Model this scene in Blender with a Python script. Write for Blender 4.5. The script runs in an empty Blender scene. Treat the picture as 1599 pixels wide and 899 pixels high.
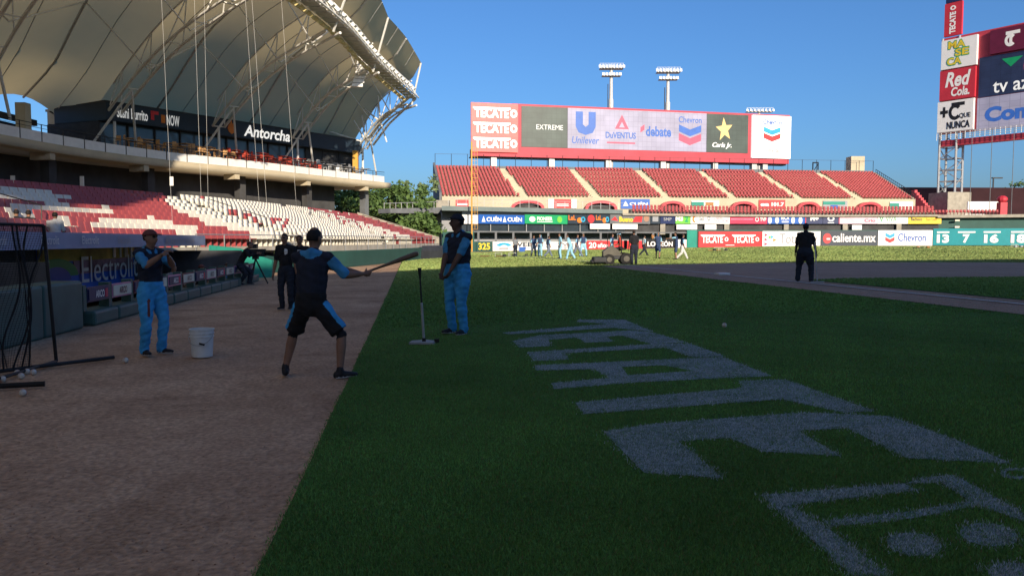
import bpy, bmesh, math, random
import numpy as np
from mathutils import Vector, Matrix
from mathutils.geometry import tessellate_polygon
R = math.radians
random.seed(7)
rng = np.random.default_rng(11)
scene = bpy.context.scene
COL = scene.collection

# ---------------------------------------------------------------- camera
F = 1230.0                      # focal length in pixels of the 1599 x 899 photograph
CAM_H = 1.6
PITCH = math.atan((449.5 - 375.0) / F)
cam_data = bpy.data.cameras.new('camera')
cam_data.sensor_width = 36.0
cam_data.lens = F * 36.0 / 1599.0
cam_data.clip_start = 0.05
cam_data.clip_end = 6000.0
cam = bpy.data.objects.new('camera', cam_data)
COL.objects.link(cam)
cam.location = (0, 0, CAM_H)
cam.rotation_euler = (R(90) - PITCH, 0, 0)
scene.camera = cam

# ---------------------------------------------------------------- light
SUN_EL = R(17.0)
SUN_AZ = R(18.0)                # light travels this far to the left of +Y
SUN_H = Vector((-math.sin(SUN_AZ), math.cos(SUN_AZ), 0))            # travel direction on the ground
SUN_D = Vector((SUN_H.x * math.cos(SUN_EL), SUN_H.y * math.cos(SUN_EL), -math.sin(SUN_EL)))
world = bpy.data.worlds.new('World')
scene.world = world
world.use_nodes = True
wn = world.node_tree
sky = wn.nodes.new('ShaderNodeTexSky')
sky.sky_type = 'NISHITA'
sky.sun_disc = False
sky.sun_elevation = SUN_EL
sky.sun_rotation = math.pi - SUN_AZ
sky.altitude = 0
sky.air_density = 1.0
sky.dust_density = 1.6
sky.ozone_density = 8.0
bg = wn.nodes['Background']
bg.inputs['Strength'].default_value = 0.081
wn.links.new(sky.outputs['Color'], bg.inputs['Color'])
sun_data = bpy.data.lights.new('sun', 'SUN')
sun_data.energy = 3.6
sun_data.angle = R(0.5)
sun_data.color = (1.0, 0.85, 0.66)
sun = bpy.data.objects.new('sun', sun_data)
COL.objects.link(sun)
sun.rotation_euler = SUN_D.to_track_quat('-Z', 'Y').to_euler()
sun.location = (40, -60, 60)
vs = scene.view_settings
vs.view_transform = 'Standard'
vs.look = 'None'
vs.gamma = 1.0
vs.use_curve_mapping = False
vs.exposure = 0.95

# ---------------------------------------------------------------- pixel helpers (used only to measure places)
SP, CP = math.sin(PITCH), math.cos(PITCH)
def at(px, py, Y):
    u, v = (px - 799.5) / F, (449.5 - py) / F
    t = Y / (CP + v * SP)
    return Vector((u * t, Y, CAM_H + t * (v * CP - SP)))
def proj(p):
    x, y, z = p[0], p[1], p[2] - CAM_H
    d = y * CP - z * SP
    return 799.5 + F * x / d, 449.5 - F * (y * SP + z * CP) / d
def sstep(t):
    t = np.clip(t, 0, 1)
    return t * t * (3 - 2 * t)
def gz(x, y):
    """height of the crowned playing field above the foul ground by the dugout"""
    x = np.asarray(x, float); y = np.asarray(y, float)
    fade = 1 - sstep((y - 150) / 60)
    a = 0.30 * sstep((x + 3.5) / 8.5) * sstep((150 - np.abs(x)) / 60) * sstep((y + 60) / 40)
    b = 0.45 * sstep((x - 6) / 44) * sstep((y - 48) / 50) * sstep((170 - np.abs(x)) / 60)
    c = 0.10 * sstep((y - 60) / 40) * (1 - sstep((x + 3.5) / 8.5))
    return (a + b + c) * fade
def g1(x, y): return float(gz(x, y))
def gp(px, py):
    """point of the ground seen at a pixel"""
    g = 0.0
    for _ in range(30):
        u, v = (px - 799.5) / F, (449.5 - py) / F
        k = v * CP - SP
        t = (g - CAM_H) / k
        X, Y = u * t, t * (CP + v * SP)
        g = 0.6 * g + 0.4 * g1(X, Y)
    return Vector((X, Y, g1(X, Y)))

# ---------------------------------------------------------------- materials
MATS = {}
def M(name, col=None, rough=0.75, var=0.12, scale=6.0, bump=0.0, bscale=30.0, metal=0.0, emit=0.0, col2=None, detail=4.0, spec=0.35):
    if name in MATS: return MATS[name]
    m = bpy.data.materials.new(name); m.use_nodes = True
    nt = m.node_tree; b = nt.nodes['Principled BSDF']
    b.inputs['Roughness'].default_value = rough
    b.inputs['Metallic'].default_value = metal
    b.inputs['Specular IOR Level'].default_value = spec
    tc = nt.nodes.new('ShaderNodeTexCoord')
    no = nt.nodes.new('ShaderNodeTexNoise'); no.inputs['Scale'].default_value = scale; no.inputs['Detail'].default_value = detail
    nt.links.new(tc.outputs['Object'], no.inputs['Vector'])
    rp = nt.nodes.new('ShaderNodeValToRGB')
    c2 = col2 or tuple(max(0, c * (1 - 2 * var)) for c in col)
    rp.color_ramp.elements[0].position = 0.3; rp.color_ramp.elements[1].position = 0.7
    rp.color_ramp.elements[0].color = (*c2, 1); rp.color_ramp.elements[1].color = (*col, 1)
    nt.links.new(no.outputs['Fac'], rp.inputs['Fac'])
    nt.links.new(rp.outputs['Color'], b.inputs['Base Color'])
    if emit:
        nt.links.new(rp.outputs['Color'], b.inputs['Emission Color'])
        b.inputs['Emission Strength'].default_value = emit
    if bump:
        n2 = nt.nodes.new('ShaderNodeTexNoise'); n2.inputs['Scale'].default_value = bscale; n2.inputs['Detail'].default_value = 6
        nt.links.new(tc.outputs['Object'], n2.inputs['Vector'])
        bp = nt.nodes.new('ShaderNodeBump'); bp.inputs['Strength'].default_value = bump; bp.inputs['Distance'].default_value = 0.02
        nt.links.new(n2.outputs['Fac'], bp.inputs['Height']); nt.links.new(bp.outputs['Normal'], b.inputs['Normal'])
    MATS[name] = m
    return m
def srgb(r, g, b):
    return tuple(((c / 255) / 12.92 if c / 255 <= 0.04045 else ((c / 255 + 0.055) / 1.055) ** 2.4) for c in (r, g, b))

M('concrete', (0.36, 0.33, 0.27), 0.9, 0.15, 1.5, 0.2)
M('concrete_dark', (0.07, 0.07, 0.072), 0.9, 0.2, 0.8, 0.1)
M('beige', (0.52, 0.45, 0.32), 0.9, 0.1, 0.6, 0.1)
M('white', (0.78, 0.77, 0.74), 0.6, 0.05, 3)
M('cream', (0.72, 0.66, 0.52), 0.7, 0.08, 1)
M('steel', (0.55, 0.55, 0.53), 0.5, 0.12, 2, metal=0.2)
M('steel_white', (0.75, 0.74, 0.70), 0.5, 0.08, 1)
M('galv', (0.42, 0.43, 0.44), 0.5, 0.15, 4, metal=0.5)
M('black_metal', (0.018, 0.018, 0.02), 0.5, 0.2, 5)
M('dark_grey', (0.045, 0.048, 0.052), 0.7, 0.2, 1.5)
M('mid_grey', (0.16, 0.17, 0.18), 0.75, 0.15, 1.0)
M('seat_red', (0.42, 0.085, 0.088), 0.45, 0.14, 3.0)
M('seat_white', (0.76, 0.72, 0.62), 0.5, 0.08, 3.0)
M('red_paint', (0.55, 0.035, 0.055), 0.5, 0.1, 0.5)
M('red_frame', (0.50, 0.05, 0.075), 0.55, 0.12, 0.4)
M('ad_red', (0.70, 0.035, 0.04), 0.5, 0.06, 1.0)
M('ad_white', (0.80, 0.79, 0.76), 0.5, 0.03, 1.0)
M('ad_teal', (0.0, 0.24, 0.27), 0.5, 0.06, 1.0)
M('ad_blue', (0.01, 0.10, 0.42), 0.5, 0.08, 1.0)
M('ad_navy', (0.012, 0.025, 0.10), 0.5, 0.1, 1.0)
M('ad_dark', (0.02, 0.035, 0.055), 0.5, 0.1, 1.0)
M('ad_black', (0.012, 0.012, 0.014), 0.5, 0.1, 1.0)
M('ad_green', (0.01, 0.33, 0.12), 0.5, 0.08, 1.0)
M('ad_lime', (0.16, 0.5, 0.06), 0.5, 0.08, 1.0)
M('ad_yellow', (0.75, 0.55, 0.04), 0.5, 0.06, 1.0)
M('ad_pink', (0.72, 0.28, 0.42), 0.5, 0.25, 0.8)
M('ad_rose', (0.55, 0.03, 0.09), 0.5, 0.1, 0.8)
M('ad_cyan', (0.03, 0.36, 0.58), 0.5, 0.1, 1.0)
M('ad_grey', (0.30, 0.31, 0.33), 0.5, 0.1, 1.0)
M('ad_orange', (0.72, 0.20, 0.02), 0.5, 0.1, 1.0)
M('ad_maroon', (0.13, 0.012, 0.04), 0.5, 0.1, 1.0)
M('pad_green', (0.045, 0.115, 0.105), 0.55, 0.15, 2.0, 0.1, 12)
M('wall_green', (0.022, 0.085, 0.07), 0.6, 0.12, 0.8)
M('turf_wall', (0.02, 0.26, 0.19), 0.6, 0.1, 0.8)
M('glass', (0.03, 0.045, 0.06), 0.08, 0.2, 0.5, spec=0.7)
M('glass_blue', (0.10, 0.15, 0.19), 0.1, 0.2, 0.4, spec=0.6)
M('yellow_paint', (0.62, 0.33, 0.05), 0.5, 0.08, 1.0)
M('net_black', (0.012, 0.012, 0.014), 0.9, 0.1, 10)
M('membrane', (0.56, 0.46, 0.27), 0.8, 0.10, 0.25)
M('screen_dark', (0.05, 0.07, 0.06), 0.45, 0.2, 0.3, emit=0.35)
M('screen_lav', (0.29, 0.28, 0.37), 0.45, 0.12, 0.25, emit=0.28, detail=1)
M('screen_blue', (0.03, 0.10, 0.35), 0.45, 0.08, 1, emit=0.3)
M('screen_red', (0.42, 0.07, 0.12), 0.45, 0.08, 1, emit=0.3)
M('screen_gold', (0.62, 0.42, 0.16), 0.45, 0.08, 1, emit=0.4)
M('screen_white', (0.6, 0.6, 0.58), 0.45, 0.08, 1, emit=0.35)
M('screen_navy', (0.02, 0.03, 0.07), 0.45, 0.2, 0.3, emit=0.25)
M('screen_lit_red', (0.80, 0.10, 0.09), 0.45, 0.05, 1, emit=0.35)
M('screen_lit_white', (0.9, 0.88, 0.82), 0.45, 0.02, 1, emit=0.45)
M('wood_bat', (0.18, 0.10, 0.05), 0.4, 0.2, 20)
M('ball_leather', (0.68, 0.66, 0.60), 0.7, 0.2, 20)
M('plastic_white', (0.66, 0.68, 0.68), 0.45, 0.08, 6)
M('rubber', (0.015, 0.015, 0.015), 0.8, 0.2, 10)
M('skin', (0.26, 0.135, 0.085), 0.6, 0.12, 8)
M('skin_dark', (0.12, 0.06, 0.04), 0.6, 0.12, 8)
M('skin_light', (0.38, 0.21, 0.14), 0.6, 0.12, 8)
M('hair', (0.012, 0.009, 0.008), 0.7, 0.3, 60, 0.6, 90)
M('navy', (0.017, 0.022, 0.042), 0.85, 0.25, 9, 0.3, 14)
M('blue_cloth', (0.05, 0.36, 0.74), 0.8, 0.18, 7, 0.35, 10)
M('blue_sleeve', (0.05, 0.27, 0.52), 0.8, 0.18, 7, 0.3, 12)
M('sky_cloth', (0.30, 0.58, 0.76), 0.8, 0.15, 6)
M('black_cloth', (0.015, 0.015, 0.018), 0.9, 0.25, 8, 0.3, 14)
M('jean', (0.018, 0.024, 0.040), 0.9, 0.25, 8, 0.3, 14)
M('navy_mid', (0.035, 0.06, 0.14), 0.85, 0.2, 6)
M('slate_cloth', (0.16, 0.20, 0.27), 0.85, 0.2, 6)
M('white_cloth', (0.62, 0.62, 0.60), 0.85, 0.12, 6, 0.2, 12)
M('grey_cloth', (0.20, 0.21, 0.23), 0.85, 0.15, 6)
M('red_cloth', (0.58, 0.08, 0.05), 0.85, 0.12, 6)
M('shoe', (0.012, 0.012, 0.016), 0.6, 0.2, 20)
M('shoe_white', (0.55, 0.56, 0.58), 0.6, 0.1, 20)
M('sole', (0.45, 0.46, 0.48), 0.7, 0.1, 20)
M('cap_red', (0.16, 0.05, 0.045), 0.8, 0.2, 10)
M('lens', (0.01, 0.01, 0.012), 0.1, 0.1, 5, spec=0.8)
M('leather', (0.42, 0.19, 0.06), 0.6, 0.2, 10)
M('mower_body', (0.085, 0.078, 0.058), 0.5, 0.25, 3)
M('foliage', (0.10, 0.165, 0.04), 0.7, 0.35, 0.9, col2=(0.035, 0.075, 0.018))
M('foliage_pale', (0.16, 0.21, 0.09), 0.7, 0.3, 0.9, col2=(0.06, 0.10, 0.035))
M('bark', (0.10, 0.075, 0.05), 0.9, 0.3, 6)
M('lamp_glass', (0.75, 0.76, 0.74), 0.25, 0.05, 3)
M('lamp_amber', (0.62, 0.50, 0.22), 0.4, 0.15, 3)

# ---------------------------------------------------------------- mesh helpers
class MB:
    def __init__(s): s.v = []; s.f = []; s.m = []; s.cur = 0
    def add(s, vs_, fs):
        o = len(s.v); s.v += [tuple(p) for p in vs_]
        for f in fs: s.f.append(tuple(i + o for i in f)); s.m.append(s.cur)
        return s
    def hexa(s, p):   # 4 bottom points ccw, 4 top points
        return s.add(p, [(3, 2, 1, 0), (4, 5, 6, 7), (0, 1, 5, 4), (1, 2, 6, 5), (2, 3, 7, 6), (3, 0, 4, 7)])
    def box(s, c, size, rz=0.0):
        x, y, z = [k / 2 for k in size]; ca, sa = math.cos(rz), math.sin(rz)
        pts = []
        for dz in (-z, z):
            for dx, dy in ((-x, -y), (x, -y), (x, y), (-x, y)):
                pts.append((c[0] + dx * ca - dy * sa, c[1] + dx * sa + dy * ca, c[2] + dz))
        return s.hexa(pts)
    def seg(s, a, b, z0, z1, th, side=0.5):
        """upright slab along plan segment a-b; side = share of the thickness on the left of a->b"""
        a, b = Vector(a[:2]), Vector(b[:2]); d = (b - a).normalized(); n = Vector((-d.y, d.x))
        l, r = n * th * side, n * th * (side - 1)
        za = z0 if isinstance(z0, (tuple, list)) else (z0, z0); zb = z1 if isinstance(z1, (tuple, list)) else (z1, z1)
        q = [a + r, b + r, b + l, a + l]
        return s.hexa([(q[0].x, q[0].y, za[0]), (q[1].x, q[1].y, za[1]), (q[2].x, q[2].y, za[1]), (q[3].x, q[3].y, za[0]),
                       (q[0].x, q[0].y, zb[0]), (q[1].x, q[1].y, zb[1]), (q[2].x, q[2].y, zb[1]), (q[3].x, q[3].y, zb[0])])
    def tube(s, a, b, r, n=6, r2=None):
        a, b = Vector(a), Vector(b); d = (b - a)
        if d.length < 1e-6: return s
        d.normalize(); u = d.orthogonal().normalized(); w = d.cross(u); r2 = r if r2 is None else r2
        vs_ = []
        for p, rr in ((a, r), (b, r2)):
            for k in range(n):
                t = 2 * math.pi * k / n
                vs_.append(p + u * rr * math.cos(t) + w * rr * math.sin(t))
        fs = [(k, (k + 1) % n, n + (k + 1) % n, n + k) for k in range(n)]
        fs += [tuple(range(n - 1, -1, -1)), tuple(range(n, 2 * n))]
        return s.add(vs_, fs)
    def path(s, pts, r, n=6):
        for a, b in zip(pts[:-1], pts[1:]): s.tube(a, b, r, n)
        return s
    def lathe(s, c, prof, n=16):
        vs_ = []; fs = []
        for r, z in prof:
            for k in range(n):
                t = 2 * math.pi * k / n
                vs_.append((c[0] + r * math.cos(t), c[1] + r * math.sin(t), c[2] + z))
        for i in range(len(prof) - 1):
            for k in range(n):
                fs.append((i * n + k, i * n + (k + 1) % n, (i + 1) * n + (k + 1) % n, (i + 1) * n + k))
        fs += [tuple(range(n - 1, -1, -1)), tuple(range((len(prof) - 1) * n, len(prof) * n))]
        return s.add(vs_, fs)
    def ball(s, c, r, n=10, m=7):
        r = r if isinstance(r, (tuple, list)) else (r, r, r)
        vs_ = [(c[0], c[1], c[2] - r[2])]; fs = []
        for i in range(1, m):
            ph = math.pi * i / m - math.pi / 2
            for k in range(n):
                t = 2 * math.pi * k / n
                vs_.append((c[0] + r[0] * math.cos(ph) * math.cos(t), c[1] + r[1] * math.cos(ph) * math.sin(t), c[2] + r[2] * math.sin(ph)))
        vs_.append((c[0], c[1], c[2] + r[2])); L = len(vs_) - 1
        for k in range(n):
            fs.append((0, 1 + (k + 1) % n, 1 + k)); fs.append((L, 1 + (m - 2) * n + k, 1 + (m - 2) * n + (k + 1) % n))
        for i in range(m - 2):
            for k in range(n):
                a = 1 + i * n
                fs.append((a + k, a + (k + 1) % n, a + n + (k + 1) % n, a + n + k))
        return s.add(vs_, fs)
    def prism(s, pts, ext):
        """polygon of 3-D points extruded by a vector"""
        n = len(pts); e = Vector(ext); pts = [Vector(p) for p in pts]
        tri = tessellate_polygon([pts])
        vs_ = pts + [p + e for p in pts]
        fs = [tuple(t) for t in tri] + [tuple(n + i for i in reversed(t)) for t in tri]
        fs += [(k, (k + 1) % n, n + (k + 1) % n, n + k) for k in range(n)]
        return s.add(vs_, fs)
    def build(s, name, mat, parent=None, smooth=False):
        me = bpy.data.meshes.new(name)
        if parent is not None:
            L = WLOC[parent.name]; vv = [(x - L[0], y - L[1], z - L[2]) for x, y, z in s.v]
        else: vv = s.v
        me.from_pydata(vv, [], s.f)
        mats = mat if isinstance(mat, (list, tuple)) else [mat]
        for k in mats: me.materials.append(MATS[k])
        if len(mats) > 1: me.polygons.foreach_set('material_index', s.m)
        if smooth: me.polygons.foreach_set('use_smooth', [True] * len(s.f))
        me.update()
        o = bpy.data.objects.new(name, me); COL.objects.link(o)
        if parent is not None: o.parent = parent; WLOC[o.name] = WLOC[parent.name]
        else: WLOC[o.name] = (0, 0, 0)
        return o
WLOC = {}
def tag(o, label, cat, group=None, kind=None):
    if label: o['label'] = label
    if cat: o['category'] = cat
    if group: o['group'] = group
    if kind: o['kind'] = kind
    return o
def thing(name, loc, label=None, cat=None, group=None, rz=0.0):
    o = bpy.data.objects.new(name, None); COL.objects.link(o)
    o.empty_display_size = 0.3
    o.location = loc; o.rotation_euler = (0, 0, rz); WLOC[o.name] = tuple(loc) if rz == 0 else (0, 0, 0)
    return tag(o, label, cat, group)
def solo(mb, name, mat, loc, label, cat, group=None, smooth=False):
    """a thing that is one mesh, built in world coordinates, with its origin at loc"""
    o = mb.build(name, mat, None, smooth); me = o.data
    me.transform(Matrix.Translation(-Vector(loc))); o.location = loc
    return tag(o, label, cat, group)
def struct(o):
    o['kind'] = 'structure'; return o
def copy_tree(o, parent=None):
    c = o.copy(); COL.objects.link(c)
    if parent is not None: c.parent = parent
    for ch in list(o.children): copy_tree(ch, c)
    return c
def meshobj(name, verts, faces, mats, parent=None, midx=None, smooth=False):
    me = bpy.data.meshes.new(name)
    verts = np.asarray(verts, np.float32); faces = np.asarray(faces, np.int32)
    k = faces.shape[1]
    me.vertices.add(len(verts)); me.vertices.foreach_set('co', verts.ravel())
    me.loops.add(faces.size); me.loops.foreach_set('vertex_index', faces.ravel())
    me.polygons.add(len(faces)); me.polygons.foreach_set('loop_start', np.arange(len(faces), dtype=np.int32) * k)
    for m in mats: me.materials.append(m if not isinstance(m, str) else MATS[m])
    if midx is not None: me.polygons.foreach_set('material_index', np.asarray(midx, np.int32))
    if smooth: me.polygons.foreach_set('use_smooth', np.ones(len(faces), bool))
    me.update(calc_edges=True)
    o = bpy.data.objects.new(name, me); COL.objects.link(o)
    if parent is not None: o.parent = parent
    WLOC[o.name] = (0, 0, 0)
    return o
TXT = {}
def text_tris(s, bold=0.0, shear=0.0):
    key = (s, bold, shear)
    if key in TXT: return TXT[key]
    cu = bpy.data.curves.new('t', 'FONT'); cu.body = s; cu.offset = bold; cu.shear = shear; cu.resolution_u = 3
    ob = bpy.data.objects.new('t', cu)
    me = ob.to_mesh()
    v = np.array([x.co[:2] for x in me.vertices], float); f = [tuple(p.vertices) for p in me.polygons]
    ob.to_mesh_clear(); bpy.data.objects.remove(ob); bpy.data.curves.remove(cu)
    lo, hi = v.min(0), v.max(0); v = (v - lo) / np.maximum(hi - lo, 1e-6)
    TXT[key] = (v, f)
    return TXT[key]

class Sign:
    """upright flat board between plan points a (left) and b (right), heights z0..z1, facing the field"""
    def __init__(s, name, label, cat, a, b, z0, z1, mat, th=0.12, group=None, parent=None, tilt=0.0):
        s.a = Vector((a[0], a[1], 0)); s.b = Vector((b[0], b[1], 0)); s.z0, s.z1 = z0, z1
        d = (s.b - s.a).normalized(); s.n = Vector((d.y, -d.x, 0)); s.layer = 0
        mid = (s.a + s.b) / 2
        if parent is None:
            s.root = thing(name, (mid.x, mid.y, z0), label, cat, group)
        else:
            s.root = parent
        q = MB(); q.seg(s.a, s.b, z0, z1, th, 1.0)
        s.panel = q.build('panel' if parent is None else name, mat, s.root)
    def pt(s, u, t, lift):
        p = s.a.lerp(s.b, u) + s.n * lift; p.z = s.z0 + (s.z1 - s.z0) * t
        return p
    def poly(s, name, pts, mat, lift=None):
        if lift is None: s.layer += 1; lift = 0.012 + 0.006 * s.layer
        q = MB(); q.prism([s.pt(u, t, 0.002) for u, t in pts], s.n * lift)
        return q.build(name, mat, s.root)
    def rect(s, name, u0, u1, t0, t1, mat, lift=None):
        return s.poly(name, [(u0, t0), (u1, t0), (u1, t1), (u0, t1)], mat, lift)
    def ell(s, name, cu, ct, ru, rt, mat, n=20, a0=0, a1=360, inner=0.0):
        pts = [(cu + ru * math.cos(R(a0 + (a1 - a0) * k / n)), ct + rt * math.sin(R(a0 + (a1 - a0) * k / n))) for k in range(n + (1 if (inner or a1 - a0 < 360) else 0))]
        if inner:
            pts += [(cu + ru * inner * math.cos(R(a1 - (a1 - a0) * k / n)), ct + rt * inner * math.sin(R(a1 - (a1 - a0) * k / n))) for k in range(n + 1)]
        return s.poly(name, pts, mat)
    def text(s, body, u0, u1, t0, t1, mat, bold=0.0, shear=0.0, name='lettering', lift=None, rot=False):
        v, f = text_tris(body, bold, shear)
        if lift is None: s.layer += 1; lift = 0.02 + 0.006 * s.layer
        q = MB()
        if rot: P = [s.pt(u1 - (u1 - u0) * y, t0 + (t1 - t0) * x, lift) for x, y in v]
        else: P = [s.pt(u0 + (u1 - u0) * x, t0 + (t1 - t0) * y, lift) for x, y in v]
        q.add(P, f)
        return q.build(name, mat, s.root)

def ray_poly(px, poly, py=375):
    """plan point where the vertical plane through pixel column px meets a plan polyline"""
    v = (449.5 - py) / F; k = (px - 799.5) / F / (CP + v * SP)
    best = None
    for (x0, y0), (x1, y1) in zip(poly[:-1], poly[1:]):
        a, b = x0 - k * y0, x1 - k * y1
        if a * b <= 0 and abs(a - b) > 1e-9:
            t = a / (a - b); best = Vector((x0 + (x1 - x0) * t, y0 + (y1 - y0) * t, 0))
            if best.y > 1: return best
    return best
def offset_poly(poly, d):
    """push a plan polyline to its left by d"""
    P = np.array([p[:2] for p in poly], float); T = np.gradient(P, axis=0)
    T /= np.linalg.norm(T, axis=1)[:, None]; N = np.stack([-T[:, 1], T[:, 0]], 1)
    return P + N * d
def smooth_poly(pts, step):
    P = np.array(pts, float); out = []
    n = len(P)
    for i in range(n - 1):
        p0, p1, p2, p3 = P[max(i - 1, 0)], P[i], P[i + 1], P[min(i + 2, n - 1)]
        for t in np.linspace(0, 1, 24, endpoint=False):
            out.append(0.5 * (2 * p1 + (p2 - p0) * t + (2 * p0 - 5 * p1 + 4 * p2 - p3) * t * t + (3 * p1 - p0 - 3 * p2 + p3) * t ** 3))
    out.append(P[-1]); Q = np.array(out)
    L = np.concatenate([[0], np.cumsum(np.linalg.norm(np.diff(Q, axis=0), axis=1))])
    s = np.linspace(0, L[-1], max(2, int(round(L[-1] / step)) + 1))
    return np.stack([np.interp(s, L, Q[:, k]) for k in range(Q.shape[1])], 1)
def inpoly(px, py, poly):
    px = np.asarray(px); py = np.asarray(py); c = np.zeros(px.shape, bool); n = len(poly)
    for i in range(n):
        x0, y0 = poly[i]; x1, y1 = poly[(i + 1) % n]
        cond = ((y0 > py) != (y1 > py))
        with np.errstate(divide='ignore', invalid='ignore'):
            xi = (x1 - x0) * (py - y0) / (y1 - y0 + 1e-12) + x0
        c ^= cond & (px < xi)
    return c

def membrane_mat():
    m = MATS['membrane']; nt = m.node_tree; b = nt.nodes['Principled BSDF']; out = nt.nodes['Material Output']
    tr = nt.nodes.new('ShaderNodeBsdfTranslucent'); tr.inputs['Color'].default_value = (0.84, 0.66, 0.34, 1)
    mx = nt.nodes.new('ShaderNodeMixShader'); mx.inputs[0].default_value = 0.40
    nt.links.new(b.outputs[0], mx.inputs[1]); nt.links.new(tr.outputs[0], mx.inputs[2]); nt.links.new(mx.outputs[0], out.inputs['Surface'])
membrane_mat()

def led_seams(name, size):
    m = MATS[name]; nt = m.node_tree; b = nt.nodes['Principled BSDF']; ge = nt.nodes.new('ShaderNodeNewGeometry'); sx = nt.nodes.new('ShaderNodeSeparateXYZ'); cb = nt.nodes.new('ShaderNodeCombineXYZ')
    nt.links.new(ge.outputs['Position'], sx.inputs[0]); nt.links.new(sx.outputs['X'], cb.inputs['X']); nt.links.new(sx.outputs['Z'], cb.inputs['Y'])
    br = nt.nodes.new('ShaderNodeTexBrick'); br.offset = 0; br.inputs['Scale'].default_value = 1.0; br.inputs['Mortar Size'].default_value = .03; br.inputs['Brick Width'].default_value = size; br.inputs['Row Height'].default_value = size
    br.inputs['Color1'].default_value = (1, 1, 1, 1); br.inputs['Color2'].default_value = (.90, .90, .92, 1); br.inputs['Mortar'].default_value = (.72, .72, .74, 1)
    nt.links.new(cb.outputs[0], br.inputs['Vector'])
    for sock in ('Base Color', 'Emission Color'):
        src = b.inputs[sock].links[0].from_socket; mx = nt.nodes.new('ShaderNodeMix'); mx.data_type = 'RGBA'; mx.blend_type = 'MULTIPLY'; mx.inputs[0].default_value = 1.0
        nt.links.new(src, mx.inputs[6]); nt.links.new(br.outputs['Color'], mx.inputs[7]); nt.links.new(mx.outputs[2], b.inputs[sock])
for nm_ in ('screen_lav', 'screen_dark', 'screen_navy', 'screen_lit_red', 'screen_lit_white'): led_seams(nm_, 0.96)
# ================================================================ GROUND
def ground_mat(name, cols, s1, s2, bump, bdist, s3=60.0, rough=0.95, extra=None):
    m = bpy.data.materials.new(name); m.use_nodes = True; nt = m.node_tree; b = nt.nodes['Principled BSDF']
    b.inputs['Roughness'].default_value = rough; b.inputs['Specular IOR Level'].default_value = 0.15
    ge = nt.nodes.new('ShaderNodeNewGeometry')
    def noise(sc, det, rg=0.55):
        n = nt.nodes.new('ShaderNodeTexNoise'); n.inputs['Scale'].default_value = sc; n.inputs['Detail'].default_value = det
        n.inputs['Roughness'].default_value = rg
        nt.links.new(ge.outputs['Position'], n.inputs['Vector']); return n
    a, c, d = noise(s1, 5), noise(s2, 6, 0.65), noise(s3, 3)
    def ramp(n, c0, c1, p0=0.35, p1=0.65):
        r = nt.nodes.new('ShaderNodeValToRGB'); r.color_ramp.elements[0].color = (*c0, 1); r.color_ramp.elements[1].color = (*c1, 1)
        r.color_ramp.elements[0].position = p0; r.color_ramp.elements[1].position = p1
        nt.links.new(n.outputs['Fac'], r.inputs['Fac']); return r
    r1 = ramp(a, cols[0], cols[1]); r2 = ramp(c, cols[2], cols[3])
    mx = nt.nodes.new('ShaderNodeMix'); mx.data_type = 'RGBA'; mx.inputs[0].default_value = 0.5
    nt.links.new(r1.outputs['Color'], mx.inputs[6]); nt.links.new(r2.outputs['Color'], mx.inputs[7])
    r3 = ramp(d, (0.62, 0.62, 0.62), (1.25, 1.25, 1.25), 0.3, 0.7)
    mm = nt.nodes.new('ShaderNodeMix'); mm.data_type = 'RGBA'; mm.blend_type = 'MULTIPLY'; mm.inputs[0].default_value = 1.0
    nt.links.new(mx.outputs[2], mm.inputs[6]); nt.links.new(r3.outputs['Color'], mm.inputs[7])
    res = mm.outputs[2]
    if extra:
        for sc_, p0, p1, dk in extra:
            e = noise(sc_, 7, 0.68); e.inputs['Distortion'].default_value = 0.6; r4 = ramp(e, (1, 1, 1), dk, p0, p1)
            m4 = nt.nodes.new('ShaderNodeMix'); m4.data_type = 'RGBA'; m4.blend_type = 'MULTIPLY'; m4.inputs[0].default_value = 1.0
            nt.links.new(res, m4.inputs[6]); nt.links.new(r4.outputs['Color'], m4.inputs[7]); res = m4.outputs[2]
    nt.links.new(res, b.inputs['Base Color'])
    add = nt.nodes.new('ShaderNodeMath'); add.operation = 'ADD'
    nt.links.new(c.outputs['Fac'], add.inputs[0]); nt.links.new(d.outputs['Fac'], add.inputs[1])
    bp = nt.nodes.new('ShaderNodeBump'); bp.inputs['Strength'].default_value = bump; bp.inputs['Distance'].default_value = bdist
    nt.links.new(add.outputs[0], bp.inputs['Height']); nt.links.new(bp.outputs['Normal'], b.inputs['Normal'])
    MATS[name] = m; return m
ground_mat('dirt', [(0.40, 0.245, 0.15), (0.62, 0.42, 0.275), (0.44, 0.275, 0.17), (0.62, 0.42, 0.275)], 0.42, 2.1, 0.7, 0.035, 26.0, extra=[(0.8, 0.52, 0.66, (0.78, 0.75, 0.73)), (3.5, 0.60, 0.70, (0.82, 0.80, 0.80)), (0.23, 0.45, 0.6, (0.86, 0.84, 0.84))])
ground_mat('clay', [(0.36, 0.205, 0.135), (0.47, 0.285, 0.195), (0.34, 0.195, 0.13), (0.47, 0.29, 0.20)], 0.4, 2.5, 0.4, 0.02, 40.0)
ground_mat('turf', [(0.055, 0.135, 0.026), (0.090, 0.190, 0.036), (0.050, 0.125, 0.026), (0.10, 0.20, 0.04)], 0.25, 1.7, 0.9, 0.03, 55.0, extra=[(0.5, 0.5, 0.7, (0.75, 0.8, 0.75))])
ground_mat('turf_far', [(0.10, 0.17, 0.022), (0.145, 0.215, 0.03), (0.095, 0.165, 0.022), (0.15, 0.22, 0.032)], 0.08, 0.6, 0.7, 0.03, 22.0)
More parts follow.
